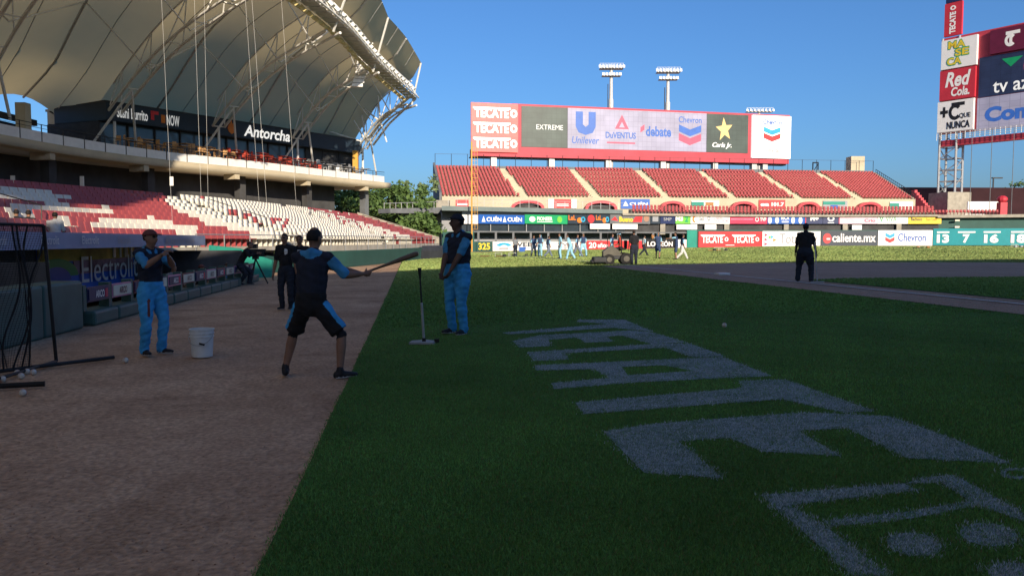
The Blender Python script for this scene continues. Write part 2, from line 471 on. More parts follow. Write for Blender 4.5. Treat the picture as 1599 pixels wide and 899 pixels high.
ground_mat('turf_paint', [(0.10, 0.18, 0.13), (0.34, 0.41, 0.45), (0.05, 0.12, 0.06), (0.38, 0.45, 0.49)], 3.0, 22.0, 0.9, 0.03, 70.0)
ground_mat('line_paint', [(0.55, 0.55, 0.53), (0.75, 0.74, 0.72), (0.45, 0.42, 0.38), (0.72, 0.71, 0.68)], 1.0, 8.0, 0.3, 0.01, 40.0)
ground_mat('asphalt', [(0.05, 0.05, 0.05), (0.07, 0.07, 0.07), (0.05, 0.05, 0.05), (0.08, 0.08, 0.08)], 0.2, 2.0, 0.3, 0.01, 30.0)

def axis(parts):
    out = []
    for a, b, st in parts: out += list(np.arange(a, b - 1e-6, st))
    out.append(parts[-1][1]); return np.array(out)
def grid_mesh(X, Y, Z):
    n, m = X.shape; v = np.stack([X.ravel(), Y.ravel(), Z.ravel()], 1)
    i = np.arange(n * m).reshape(n, m)
    f = np.stack([i[:-1, :-1].ravel(), i[1:, :-1].ravel(), i[1:, 1:].ravel(), i[:-1, 1:].ravel()], 1)
    return v, f
xs = axis([(-2500, -200, 300), (-200, -40, 20), (-40, -12, 4), (-12, 12, 0.5), (12, 60, 3), (60, 200, 10), (200, 2500, 300)])
ys = axis([(-1500, -150, 150), (-150, 0, 15), (0, 60, 1.5), (60, 160, 4), (160, 300, 20), (300, 3000, 300)])
GX, GY = np.meshgrid(xs, ys, indexing='ij')
v, f = grid_mesh(GX, GY, gz(GX, GY) - 0.02)
fcx = v[f].mean(1); t_ = (fcx[:, 0] + 7.9) * -0.131 + (fcx[:, 1] - 14.1) * 0.9914; o_ = (fcx[:, 0] + 7.9) * -0.9914 + (fcx[:, 1] - 14.1) * -0.131
f = f[~((t_ > 1.5) & (t_ < 16.6) & (o_ > 0.55) & (o_ < 4.0))]       # the sunken dugout pit
struct(meshobj('ground', v, f, ['dirt'], smooth=True))

# foul-side edge of the turf: a straight cut running away from the camera
E0 = gp(400, 899); E1 = gp(625, 413.5)
ed = (E1.xy - E0.xy).normalized(); en = Vector((ed.y, -ed.x))          # to the right
EA = E0.xy - ed * 14.0
sgrid = axis([(0, 70, 1.0), (70, 135, 2.5)])
tgrid = axis([(0, 12, 0.5), (12, 60, 3), (60, 120, 6)])
S, T = np.meshgrid(sgrid, tgrid, indexing='ij')
wob = 0.006 * np.sin(S * 1.7)
TT = T + wob * (T < 0.01)
X = EA.x + ed.x * S + en.x * TT; Y = EA.y + ed.y * S + en.y * TT
v, f = grid_mesh(X, Y, gz(X, Y) + 0.004)
struct(meshobj('infield_side_grass', v, f, ['turf'], smooth=True))

# diamond
T3 = gp(1128, 430).xy; POLE = Vector((-5.15, 102.4))
fu = (POLE - T3).normalized(); fr = Vector((fu.y, -fu.x))
HOME = T3 - fu * 27.43; SECOND = T3 + fr * 27.43; FIRST = HOME + fr * 27.43
MOUND = HOME + (SECOND - HOME).normalized() * 18.44
def star(name, rfun, mat, lift, nr=26, na=220):
    th = np.linspace(0, 2 * np.pi, na, endpoint=False); rr = np.array([rfun(math.cos(t), math.sin(t)) for t in th])
    k = np.linspace(0, 1, nr)
    X = MOUND.x + np.outer(rr * np.cos(th), k); Y = MOUND.y + np.outer(rr * np.sin(th), k); Z = gz(X, Y) + lift
    v = np.stack([X.ravel(), Y.ravel(), Z.ravel()], 1); i = np.arange(na * nr).reshape(na, nr); j = np.roll(i, -1, axis=0)
    f = np.stack([i[:, :-1].ravel(), i[:, 1:].ravel(), j[:, 1:].ravel(), j[:, :-1].ravel()], 1)
    return struct(meshobj(name, v, f, [mat], smooth=True))
def to_line(p, n, c, d):      # distance from mound along d to the line n.x = c
    k = n.dot(Vector(d)); return (c - n.dot(MOUND)) / k if k > 1e-6 else 1e9
def r_dirt(c, s_):
    d = (c, s_)
    l1 = to_line(None, -fr, (-fr).dot(HOME) + 1.6, d); l2 = to_line(None, -fu, (-fu).dot(HOME) + 1.6, d)
    return min(28.9, l1, l2)
star('infield_dirt', r_dirt, 'clay', 0.016)
def r_grass(c, s_):
    d = (c, s_)
    r_ = min(to_line(None, -fr, (-fr).dot(HOME) - 1.0, d), to_line(None, -fu, (-fu).dot(HOME) - 1.0, d),
             to_line(None, fr, fr.dot(FIRST) - 3.4, d), to_line(None, fu, fu.dot(T3) - 3.4, d))
    p = MOUND + Vector(d) * r_
    for B in (T3, FIRST, HOME, SECOND):
        while (p - B).length < 4.2 and r_ > 3: r_ -= 0.1; p = MOUND + Vector(d) * r_
    return r_
star('infield_grass', r_grass, 'turf', 0.028)
# left-field foul line, chalked
def strip(name, a, b, w, mat, lift, step=1.0):
    d = (b - a); L = d.length; d.normalize(); n = Vector((-d.y, d.x)); k = np.linspace(0, L, int(L / step) + 2)
    X = np.stack([a.x + d.x * k + n.x * w / 2, a.x + d.x * k - n.x * w / 2], 1); Y = np.stack([a.y + d.y * k + n.y * w / 2, a.y + d.y * k - n.y * w / 2], 1)
    v, f = grid_mesh(X, Y, gz(X, Y) + lift); f = f[:, ::-1]
    return struct(meshobj(name, v, f, [mat], smooth=True))
strip('foul_line', HOME + fu * 0.6, POLE - fu * 0.3, 0.11, 'line_paint', 0.040, 0.5)

# outfield fence in plan, from the left-field corner round to centre field
FENCE = [(-10.5, 99.5), (-5.15, 102.4), (8, 109.5), (22, 115.5), (36, 119.5), (50, 121), (64, 119.5), (80, 115.0), (96, 108)]
FP_ = smooth_poly(FENCE, 1.5)
tr = offset_poly(FP_, -3.6)
X = np.stack([FP_[:, 0], tr[:, 0]], 1); Y = np.stack([FP_[:, 1], tr[:, 1]], 1)
v, f = grid_mesh(X, Y, gz(X, Y) + 0.016)
struct(meshobj('warning_track', v, f[:, ::-1], ['clay'], smooth=True))

# ---- wordmark painted on the grass in foul ground (traced, then laid on the ground)
def zp(pts): return [(780 + 0.5122 * x, 480 + 0.5122 * y) for x, y in pts]
def blob(cx, cy, rx, ry, sl=0.0, n=22): return [(cx + rx * math.cos(2 * math.pi * k / n) + sl * ry * math.sin(2 * math.pi * k / n), cy + ry * math.sin(2 * math.pi * k / n)) for k in range(n)]
GLYPHS = [
    [(8, 78), (330, 51), (235, 45), (240, 38), (380, 38), (470, 76), (350, 63), (30, 83)],
    [(40, 104), (120, 86), (400, 71), (470, 78), (570, 108), (460, 112), (372, 86), (330, 90), (345, 105), (262, 109), (240, 93), (150, 100), (155, 119), (60, 123)],
    [(84, 138), (480, 112), (580, 111), (690, 151), (588, 153), (505, 124), (200, 141), (212, 160), (104, 165)],
    [(108, 178), (290, 170), (680, 152), (832, 211), (690, 217), (400, 231), (165, 251), (160, 232), (335, 217), (290, 190), (110, 193)],
    [(230, 292), (740, 248), (730, 226), (870, 221), (1142, 318), (1050, 323), (860, 282), (258, 327)],
    [(316, 380), (480, 356), (930, 322), (1190, 334), (1390, 405), (1562, 479), (1240, 462), (1060, 370), (908, 378), (1042, 456), (800, 441), (700, 400), (545, 410), (682, 523), (440, 506)],
    [(798, 575), (1232, 540), (1275, 560), (888, 606), (1020, 690), (1190, 822), (1075, 822), (940, 700)],
    [(1232, 540), (1312, 519), (1385, 514), (1620, 640), (1620, 664), (1452, 604), (1345, 536)],
    [(985, 655), (1240, 626), (1425, 595), (1475, 604), (1262, 646), (1012, 672)],
    blob(1265, 727, 82, 36, 0.55), blob(1492, 697, 86, 36, 0.55), blob(1575, 812, 86, 30, 0.5),
    blob(1572, 509, 46, 17, 0.3)]
HOLES = [[(372, 183), (500, 178), (592, 195), (392, 209)], blob(1574, 509, 30, 9, 0.3)]
GLY_W = [[gp(*p).xy for p in zp(g)] for g in GLYPHS]
HOL_W = [[gp(*p).xy for p in zp(g)] for g in HOLES]
def drape(polys, lift, step=0.35):
    me_v = []; me_f = []
    tri = tessellate_polygon([[Vector((p.x, p.y, 0)) for p in poly] for poly in polys])
    flat = [p for poly in polys for p in poly]
    bm = bmesh.new(); vv = [bm.verts.new((p.x, p.y, 0)) for p in flat]
    for t in tri:
        try: bm.faces.new([vv[i] for i in t])
        except ValueError: pass
    for _ in range(5):
        es = [e for e in bm.edges if e.calc_length() > step]
        if not es: break
        bmesh.ops.subdivide_edges(bm, edges=es, cuts=1); bmesh.ops.triangulate(bm, faces=bm.faces)
    for v_ in bm.verts: v_.co.z = g1(v_.co.x, v_.co.y) + lift
    bmesh.ops.recalc_face_normals(bm, faces=bm.faces)
    if sum(f_.normal.z for f_ in bm.faces) < 0: bmesh.ops.reverse_faces(bm, faces=bm.faces)
    return bm
wm = thing('painted_wordmark', tuple(gp(1080, 620)), 'large faded white lettering painted on the grass in foul ground', 'painted lettering')
for k, g in enumerate(GLY_W):
    polys = [g] + ([HOL_W[0]] if k == 3 else []) + ([HOL_W[1]] if k == 12 else [])
    bm = drape(polys, 0.009); me = bpy.data.meshes.new('painted_letter'); 
    bmesh.ops.translate(bm, verts=bm.verts, vec=-wm.location); bm.to_mesh(me); bm.free()
    me.materials.append(MATS['turf_paint']); o = bpy.data.objects.new('painted_letter', me); COL.objects.link(o); o.parent = wm

# ---- grass blades close to the camera, those inside the lettering carry paint
def blade_mat():
    m = bpy.data.materials.new('grass_blade'); m.use_nodes = True; nt = m.node_tree; b = nt.nodes['Principled BSDF']
    at_ = nt.nodes.new('ShaderNodeAttribute'); at_.attribute_name = 'tint'; nt.links.new(at_.outputs['Color'], b.inputs['Base Color'])
    b.inputs['Roughness'].default_value = 0.7; b.inputs['Specular IOR Level'].default_value = 0.2
    MATS['grass_blade'] = m; return m
blade_mat()
NB = 820000
dep = 2.6 * (24.0 / 2.6) ** (rng.random(NB) ** 1.25)
lat = (rng.random(NB) * 1.50 - 0.55) * dep
bx, by = lat, dep
side = (bx - EA.x) * en.x + (by - EA.y) * en.y
k = side > -0.035 + 0.09 * rng.random(NB); bx, by = bx[k], by[k]; n = len(bx)
paint = np.zeros(n, bool)
jx, jy = bx + .028 * rng.normal(size=n), by + .028 * rng.normal(size=n)
for g in GLY_W: paint |= inpoly(jx, jy, [(p.x, p.y) for p in g])
for g in HOL_W: paint &= ~inpoly(bx, by, [(p.x, p.y) for p in g])
paint &= rng.random(n) < 0.66 + .2 * np.sin(bx * 3.1 + 2 * np.sin(by * 2.3)) * np.sin(by * 2.7)
h = (0.009 + 0.015 * rng.random(n)) * np.where(paint, 1.05, 1.0); w = (0.0016 + 0.0018 * rng.random(n)) * (0.7 + by / 7.0)
an = rng.random(n) * 2 * np.pi; ln = rng.random(n) * 0.018; la = rng.random(n) * 2 * np.pi
z0 = gz(bx, by) + 0.002
V = np.empty((n, 3, 3), np.float32)
V[:, 0] = np.stack([bx - w * np.cos(an), by - w * np.sin(an), z0], 1); V[:, 1] = np.stack([bx + w * np.cos(an), by + w * np.sin(an), z0], 1)
V[:, 2] = np.stack([bx + ln * np.cos(la), by + ln * np.sin(la), z0 + h], 1)
gb = meshobj('grass_blades', V.reshape(-1, 3), np.arange(n * 3).reshape(-1, 3), ['grass_blade'])
base = np.array([[0.105, 0.245, 0.060]]) * (0.65 + 0.7 * rng.random((n, 1))) * (1 + 0.25 * (rng.random((n, 3)) - 0.5))
base = base * (1 + .22 * np.sin(bx * 1.1 + 1.5 * np.sin(by * .7)) * np.sin(by * .9 + .4 * bx) + .12 * np.sin(bx * 4.3 + by * 1.7) * np.sin(by * 3.9 - bx))[:, None]
base = np.where(rng.random((n, 1)) < 0.06, np.array([[0.16, 0.15, 0.06]]), base)
pc = np.array([[0.48, 0.55, 0.60]]) * (0.6 + 0.5 * rng.random((n, 1)))
colr = np.where(paint[:, None], pc, base)
ca = gb.data.color_attributes.new('tint', 'FLOAT_COLOR', 'POINT')
ca.data.foreach_set('color', np.repeat(np.concatenate([colr, np.ones((n, 1))], 1), 3, axis=0).astype(np.float32).ravel())
tag(gb, 'short dark green turf blades growing in foul ground', 'grass', kind='stuff')

# ---- loose clods and pebbles on the near dirt
NP_ = 2600
d_ = 3.4 * (14 / 3.4) ** rng.random(NP_); x_ = (rng.random(NP_) * 0.72 - 0.72) * d_
sd = (x_ - EA.x) * en.x + (d_ - EA.y) * en.y; k = sd < -0.03; x_, d_ = x_[k], d_[k]; n = len(x_)
r_ = 0.003 + 0.006 * rng.random(n) ** 3
oct_v = np.array([(1, 0, 0), (0, 1, 0), (-1, 0, 0), (0, -1, 0), (0, 0, 0.7), (0, 0, -0.5)], float); oct_f = np.array([(0, 1, 4), (1, 2, 4), (2, 3, 4), (3, 0, 4), (1, 0, 5), (2, 1, 5), (3, 2, 5), (0, 3, 5)])
V = (oct_v[None] * (0.7 + 0.6 * rng.random((n, 6, 1)))) * r_[:, None, None] + np.stack([x_, d_, gz(x_, d_) - 0.018], 1)[:, None]
FF = (oct_f[None] + 6 * np.arange(n)[:, None, None]).reshape(-1, 3)
tag(meshobj('dirt_clods', V.reshape(-1, 3), FF, ['clay']), 'small clods and pebbles scattered on the brown dirt', 'gravel', kind='stuff')

# ---- bases
q = MB(); p = gp(1128, 430); rz_ = math.atan2(fu.y, fu.x)
q.box((p.x, p.y, p.z + 0.06), (0.42, 0.42, 0.075), rz_)
solo(q, 'base_bag', 'plastic_white', (p.x, p.y, p.z + 0.02), 'square white base bag on the infield dirt beside the chalk line', 'base')

# ---- coarser turf tufts farther out: upright blades that catch the low sun
NT = 560000
ty = 14.0 * (119.0 / 14.0) ** rng.random(NT); tx = (rng.random(NT) * 1.42 - 0.72) * ty
sd = (tx - EA.x) * en.x + (ty - EA.y) * en.y; k = (sd > 0.05) & (rng.random(NT) < .25 + sstep((ty - 14) / 12))
dm = np.hypot(tx - MOUND.x, ty - MOUND.y); th_ = np.arctan2(ty - MOUND.y, tx - MOUND.x)
rd = np.array([r_dirt(math.cos(t), math.sin(t)) for t in np.linspace(-np.pi, np.pi, 721)]); rg = np.array([r_grass(math.cos(t), math.sin(t)) for t in np.linspace(-np.pi, np.pi, 721)])
tb = np.linspace(-np.pi, np.pi, 721); RD_ = np.interp(th_, tb, rd); RG_ = np.interp(th_, tb, rg)
k &= (dm > RD_ + .05) | (dm < RG_ - .05)
wx = np.interp(tx, tr[:, 0], tr[:, 1]); k &= (ty < wx) & (tx > -9.5)
# keep the chalk line clear
ld = np.abs((tx - HOME.x) * fr.x + (ty - HOME.y) * fr.y); k &= ld > .09
tx, ty = tx[k], ty[k]; n = len(tx)
pm = np.zeros(n, bool)
for g in GLY_W: pm |= inpoly(tx, ty, [(p.x, p.y) for p in g])
w = .0008 * ty * (.6 + .8 * rng.random(n)); h = .016 + .020 * rng.random(n); an = rng.random(n) * np.pi; ln = .012; la = rng.random(n) * 6.28
z0 = gz(tx, ty) + np.where(dm[k] < RG_[k], .03, .004)
V = np.empty((n, 4, 3), np.float32); ca_, sa_ = np.cos(an) * w, np.sin(an) * w; ox, oy = ln * np.cos(la), ln * np.sin(la)
V[:, 0] = np.stack([tx - ca_, ty - sa_, z0], 1); V[:, 1] = np.stack([tx + ca_, ty + sa_, z0], 1)
V[:, 2] = np.stack([tx + ca_ * .7 + ox, ty + sa_ * .7 + oy, z0 + h], 1); V[:, 3] = np.stack([tx - ca_ * .7 + ox, ty - sa_ * .7 + oy, z0 + h * .9], 1)
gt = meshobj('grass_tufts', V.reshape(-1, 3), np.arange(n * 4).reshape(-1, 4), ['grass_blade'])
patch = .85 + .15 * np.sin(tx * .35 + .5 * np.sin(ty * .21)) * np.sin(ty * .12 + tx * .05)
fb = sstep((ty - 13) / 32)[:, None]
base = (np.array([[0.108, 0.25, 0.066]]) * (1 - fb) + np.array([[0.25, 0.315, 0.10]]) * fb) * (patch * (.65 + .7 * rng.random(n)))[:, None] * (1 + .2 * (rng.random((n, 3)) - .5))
base = np.where(pm[:, None], np.array([[.38, .44, .48]]) * (.6 + .5 * rng.random((n, 1))), base)
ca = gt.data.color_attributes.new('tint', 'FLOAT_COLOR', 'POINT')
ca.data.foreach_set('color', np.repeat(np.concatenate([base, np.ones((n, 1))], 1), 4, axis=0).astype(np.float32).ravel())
tag(gt, 'mown turf of the infield and the sunlit outfield', 'grass', kind='stuff')
# ================================================================ MAIN GRANDSTAND behind the camera, its roof edge shades the infield
SHADOW_PX = [(470, 428), (600, 424), (735, 418), (920, 414.5), (1100, 411.5), (1300, 407.5), (1599, 405)]
LS = 60.0
edge = []
for px, py in SHADOW_PX:
    e = gp(px, py); edge.append((e.x - SUN_H.x * LS, e.y - SUN_H.y * LS, e.z + LS * math.tan(SUN_EL)))
a, b = Vector(edge[-2]), Vector(edge[-1]); d = (b - a).normalized()
edge.append(tuple(b + d * 60)); edge[-1] = (edge[-1][0], edge[-1][1], edge[-2][2])
edge = [(-14.0, -40.0, 18.2), (2.0, -25.0, 18.2)] + edge
gs = thing('main_grandstand', (edge[3][0], edge[3][1] - 20, 0), 'tall roofed main grandstand on the first base side, its long shadow over the infield', 'grandstand')
out = Vector((0.30, -0.954))            # away from the field
rf = MB(); bw = MB(); tr_ = MB()
for p, q_ in zip(edge[:-1], edge[1:]):
    p, q_ = Vector(p), Vector(q_); o3 = Vector((out.x, out.y, 0))
    P = [p, q_, q_ + o3 * 34 + Vector((0, 0, 1.5)), p + o3 * 34 + Vector((0, 0, 1.5))]
    rf.add(P, [(0, 1, 2, 3)])
    bw.seg((p + o3 * 33), (q_ + o3 * 33), 0, (p.z + 1.9, q_.z + 1.9), 0.8)
    for kk in range(12):
        a0, a1 = p + o3 * (4 + kk * 2.2), q_ + o3 * (4 + kk * 2.2); b0, b1 = a0 + o3 * 2.2, a1 + o3 * 2.2; zz = 1.5 + kk * 0.85
        tr_.hexa([(a0.x, a0.y, 0), (a1.x, a1.y, 0), (b1.x, b1.y, 0), (b0.x, b0.y, 0), (a0.x, a0.y, zz), (a1.x, a1.y, zz), (b1.x, b1.y, zz), (b0.x, b0.y, zz)])
rf.build('roof', 'membrane', gs); bw.build('back_wall', 'concrete', gs); tr_.build('terrace', 'concrete', gs)
# ================================================================ LEFT STAND: seating bowl
DUG_A = Vector((-7.9, 14.1)); dd = Vector((-0.131, 0.9914)).normalized(); dn = Vector((-dd.y, dd.x))   # dn points away from the field
def dug(t, off): return DUG_A + dd * t + dn * off
BOWL = smooth_poly([(-9.3, -8), (-10.9, 5), (-12.1, 13.6), (-13.5, 23), (-14.2, 30), (-12.4, 38), (-9.9, 48), (-8.2, 62), (-7.2, 78)], 0.25)
NROW, RUN, RISE, Z0 = 11, 0.74, 0.215, 1.3
Tn = np.gradient(BOWL, axis=0); Tn /= np.linalg.norm(Tn, axis=1)[:, None]
BN = np.stack([-Tn[:, 1], Tn[:, 0]], 1)
Lb = np.concatenate([[0], np.cumsum(np.linalg.norm(np.diff(BOWL, axis=0), axis=1))])
st = thing('lower_stand', (-14, 30, 0), 'lower left seating bowl of stepped concrete rows behind the dugout', 'grandstand')
for k in range(NROW):
    a = BOWL + BN * (k * RUN); b = BOWL + BN * ((k + 1) * RUN); z = Z0 + k * RISE
    m = np.arange(0, len(BOWL), 4)
    a, b = a[m], b[m]; n = len(a)
    zb = z - RISE if k else 0.0
    v = np.concatenate([np.c_[a, np.full(n, zb)], np.c_[a, np.full(n, z)], np.c_[b, np.full(n, z)]]); i = np.arange(n - 1)
    f = np.concatenate([np.stack([i, i + n, i + n + 1, i + 1], 1), np.stack([i + n, i + 2 * n, i + 2 * n + 1, i + n + 1], 1)])
    v = v - np.array([-14, 30, 0.0])
    meshobj('step', v, f[:, ::-1], ['concrete'], st)
# front wall (dark green padding) of the far half of the bowl
q = MB(); w0 = MB()
for i in range(0, len(BOWL) - 8, 8):
    if BOWL[i][1] > 30: q.seg(BOWL[i] - BN[i] * 0.12, BOWL[i + 8] - BN[i + 8] * 0.12, 0.0, 0.98, 0.16)
q.build('front_wall', 'wall_green', st)
q = MB()
for i in range(0, len(BOWL) - 8, 8):
    if BOWL[i][1] > 32:
        p, p2 = BOWL[i] - BN[i] * 0.1, BOWL[i + 8] - BN[i + 8] * 0.1
        q.tube((*p, 1.85), (*p2, 1.85), 0.025); q.tube((*p, 0.9), (*p, 1.85), 0.025)
q.build('front_rail', 'galv', st)
# closed end wall of the bowl
e_in, e_out = BOWL[-1], BOWL[-1] + BN[-1] * NROW * RUN
q = MB(); q.seg(e_in, e_out, 0.0, (Z0 + 0.6, Z0 + NROW * RISE + 0.7), 0.25); q.build('end_wall', 'concrete', st)
for s0, dk in ((36.0, 0), (51.0, 0), (66.0, 0), (81.0, 0)):
    q = MB(); i = int(np.searchsorted(Lb, s0 + 0.62)); j0 = 3
    for k0 in (3, 6, 9):
        if k0 + 2 < NROW:
            P = [Vector((*(BOWL[i] + BN[i] * (kk * RUN + 0.4)), Z0 + kk * RISE)) for kk in (k0, k0 + 1, k0 + 2)]
            q.path([p_ + Vector((0, 0, 0.9)) for p_ in P], 0.022, 5)
            for p_ in (P[0], P[2]): q.tube(p_, p_ + Vector((0, 0, 0.9)), 0.022, 5)
    q.build('aisle_handrail', 'black_metal', st)

# ---- seats
def seat_template():
    q = MB()
    q.box((0, 0.0, 0.42), (0.45, 0.40, 0.05)); 
    q.hexa([(-0.225, 0.17, 0.44), (0.225, 0.17, 0.44), (0.225, 0.22, 0.44), (-0.225, 0.22, 0.44), (-0.225, 0.27, 0.86), (0.225, 0.27, 0.86), (0.225, 0.31, 0.86), (-0.225, 0.31, 0.86)])
    q.box((0, 0.1, 0.2), (0.06, 0.22, 0.40))
    return q
ST = seat_template()
STV = np.array(ST.v) * .88; STF = np.array([f_ for f_ in ST.f])
aisles = [36.0, 51.0, 66.0, 81.0, 21.0]
WHITE = [(262, 318), (285, 300), (453, 300), (470, 316), (476, 325), (520, 334), (624, 364), (678, 379), (669, 387), (600, 385), (517, 379), (453, 371), (408, 367), (374, 361), (329, 351), (289, 333)]
WH2 = [(0, 286), (60, 294), (140, 318), (230, 338), (316, 358), (308, 366), (220, 358), (150, 354), (100, 352), (0, 338)]
seats = []
for k in range(NROW):
    row = BOWL + BN * (k * RUN + 0.45); L = np.concatenate([[0], np.cumsum(np.linalg.norm(np.diff(row, axis=0), axis=1))])
    ss = np.arange(0.3, L[-1] - 0.2, 0.455)
    px_ = np.interp(ss, L, row[:, 0]); py_ = np.interp(ss, L, row[:, 1]); nx = np.interp(ss, L, BN[:, 0]); ny = np.interp(ss, L, BN[:, 1]); sb = np.interp(ss, L, Lb)
    for x, y, ax, ay, s_ in zip(px_, py_, nx, ny, sb):
        if any(abs(s_ - q_) < 0.62 for q_ in aisles): continue
        if y < 8: continue
        z = Z0 + k * RISE
        u, v_ = proj((x, y, z + 0.6))
        white = bool(inpoly(np.array([u]), np.array([v_]), WHITE)[0])
        if white:
            r0 = random.random()
            # stray red seats along the two aisles and the near corner
            if abs((v_ - 309) - (u - 322) * 0.44) < 5 and random.random() < 0.14: white = False
            if abs((v_ - 328) - (u - 500) * 0.36) < 4 and random.random() < 0.16: white = False
            if 425 < u < 456 and v_ > 342: white = random.random() < 0.55
        elif u < 320 and inpoly(np.array([u]), np.array([v_]), WH2)[0]:
            white = (math.sin(int(s_ / 1.3) * 12.9898 + k * 78.233) * 43758.5453) % 1.0 < (0.72 if k % 3 else 0.35)
        elif 480 < u < 560 and v_ < 335 and random.random() < 0.12: white = True
        seats.append((x, y, z, math.atan2(-ax, ay), white, u, v_))
vis = [i for i, s_ in enumerate(seats) if -5 < s_[5] < 1600 and s_[6] < (366 if s_[5] < 335 else 392)]
vis.sort(key=lambda i: seats[i][1]); near = set(vis[:300])
stm = {}
for wht in (True, False):
    me = bpy.data.meshes.new('stadium_seat'); me.from_pydata([tuple(p) for p in STV], [], [tuple(f_) for f_ in STF]); me.materials.append(MATS['seat_white' if wht else 'seat_red']); stm[wht] = me
for i in near:
    x, y, z, rz, wht, u, v_ = seats[i]
    o = bpy.data.objects.new('stadium_seat', stm[wht]); COL.objects.link(o); o.location = (x, y, z); o.rotation_euler = (0, 0, rz)
    tag(o, ('white' if wht else 'red') + ' plastic stadium seat in the nearest part of the stand above the dugout roof', 'seat', ('white' if wht else 'red') + ' seats of the stand above the dugout')
def merge_seats(lst, name, label, mats):
    n = len(lst); A = np.array([(s_[0], s_[1], s_[2], s_[3]) for s_ in lst]); c, s_ = np.cos(A[:, 3])[:, None], np.sin(A[:, 3])[:, None]
    V = np.stack([A[:, 0:1] + STV[:, 0] * c - STV[:, 1] * s_, A[:, 1:2] + STV[:, 0] * s_ + STV[:, 1] * c, A[:, 2:3] + STV[:, 2] + 0 * c], 2).reshape(-1, 3)
    FF = (STF[None] + len(STV) * np.arange(n)[:, None, None]).reshape(-1, 4)
    mi = np.repeat([0 if q_[4] else 1 for q_ in lst], len(STF)) if len(mats) > 1 else None
    return tag(meshobj(name, V, FF, mats, midx=mi), label, 'seats', kind='stuff')
merge_seats([s_ for i, s_ in enumerate(seats) if i not in near], 'stadium_seats', 'sunlit white and red plastic seats filling the rest of the left lower stand', ['seat_white', 'seat_red'])

# ================================================================ UPPER DECK with balcony and suites
BALC = smooth_poly([(-30.5, 20), (-30.8, 34), (-31, 47), (-30, 56), (-27.6, 63.5), (-25, 68), (-22, 73), (-18.5, 80), (-13.6, 89)], 1.0)
bT = np.gradient(BALC, axis=0); bT /= np.linalg.norm(bT, axis=1)[:, None]; bN = np.stack([-bT[:, 1], bT[:, 0]], 1)
up = thing('upper_deck', (-28, 62, 0), 'upper deck terrace with a pale concrete edge and white parapet panels', 'terrace')
inner = BALC + bN * 11.0
n = len(BALC)
v = np.concatenate([np.c_[BALC, np.full(n, 7.42)], np.c_[BALC, np.full(n, 8.0)], np.c_[inner, np.full(n, 8.0)], np.c_[inner, np.full(n, 7.42)]]); i = np.arange(n - 1)
f = np.concatenate([np.stack([i + a * n, i + 1 + a * n, i + 1 + b * n, i + b * n], 1) for a, b in ((0, 1), (1, 2), (2, 3), (3, 0))])
f = np.concatenate([f, [[0, n, 2 * n, 3 * n]], [[n - 1, 4 * n - 1, 3 * n - 1, 2 * n - 1]]])
meshobj('deck_slab', v - np.array([-28, 62, 0.0]), f, ['beige'], up)
for i in range(6, n - 1, 9):      # stub beam ends under the slab
    q = MB(); p = BALC[i] + bN[i] * 0.9; q.box((p[0], p[1], 7.2), (0.5, 1.5, 0.5), math.atan2(-bN[i][0], bN[i][1])); q.build('beam_end', 'beige', up)
for i in range(0, n - 2, 2):      # parapet panels, one between each pair of rail posts
    p, p2 = BALC[i] + bN[i] * 0.12, BALC[i + 2] + bN[i + 2] * 0.12; e = (p2 - p) * 0.03
    q = MB(); q.seg(p + e, p2 - e, 8.02, 8.66, 0.05); q.build('parapet_panel', 'white', up)
    q = MB(); q.tube((*p, 8.0), (*p, 9.15), 0.035, 5); q.tube((*p, 9.12), (*p2, 9.12), 0.03, 5); q.tube((*p, 8.88), (*p2, 8.88), 0.02, 4); q.build('railing', 'dark_grey', up)
for off_, zt_ in ((1.5, 8.45), (3.1, 8.9)):
    i = np.arange(24, n); a, b = BALC[i] + bN[i] * off_, BALC[i] + bN[i] * 8.5; m_ = len(i)
    v = np.concatenate([np.c_[a, np.full(m_, 8.0)], np.c_[a, np.full(m_, zt_)], np.c_[b, np.full(m_, zt_)]]); j = np.arange(m_ - 1)
    f = np.concatenate([np.stack([j, j + 1, j + 1 + m_, j + m_], 1), np.stack([j + m_, j + 1 + m_, j + 1 + 2 * m_, j + 2 * m_], 1)])
    meshobj('terrace_tier', v - np.array([-28, 62, 0.0]), f, ['concrete'], up)
# ---- concourse below: dark back wall and columns
cw = thing('concourse', (-30, 60, 0), 'dark concourse wall and columns in shade under the upper deck', 'concourse')
back = BALC + bN * 4.0
q = MB()
for i in range(0, n - 1):
    if proj((back[i][0], back[i][1], 6))[0] < 512: q.seg(back[i], back[i + 1], 0.0, 7.4, 0.3)
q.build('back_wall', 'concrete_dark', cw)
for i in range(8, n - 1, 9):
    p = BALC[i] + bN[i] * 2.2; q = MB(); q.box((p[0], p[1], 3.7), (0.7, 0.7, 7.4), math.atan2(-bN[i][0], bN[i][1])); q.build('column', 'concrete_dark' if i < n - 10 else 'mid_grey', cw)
for px, Y in ((20, 52), (128, 58), (268, 64)):   # pale notices on the concourse wall
    p = at(px, 283, Y - 2); q = MB(); q.box((p.x, p.y, p.z), (0.28, 0.05, 0.7)); q.build('notice', 'white', cw)
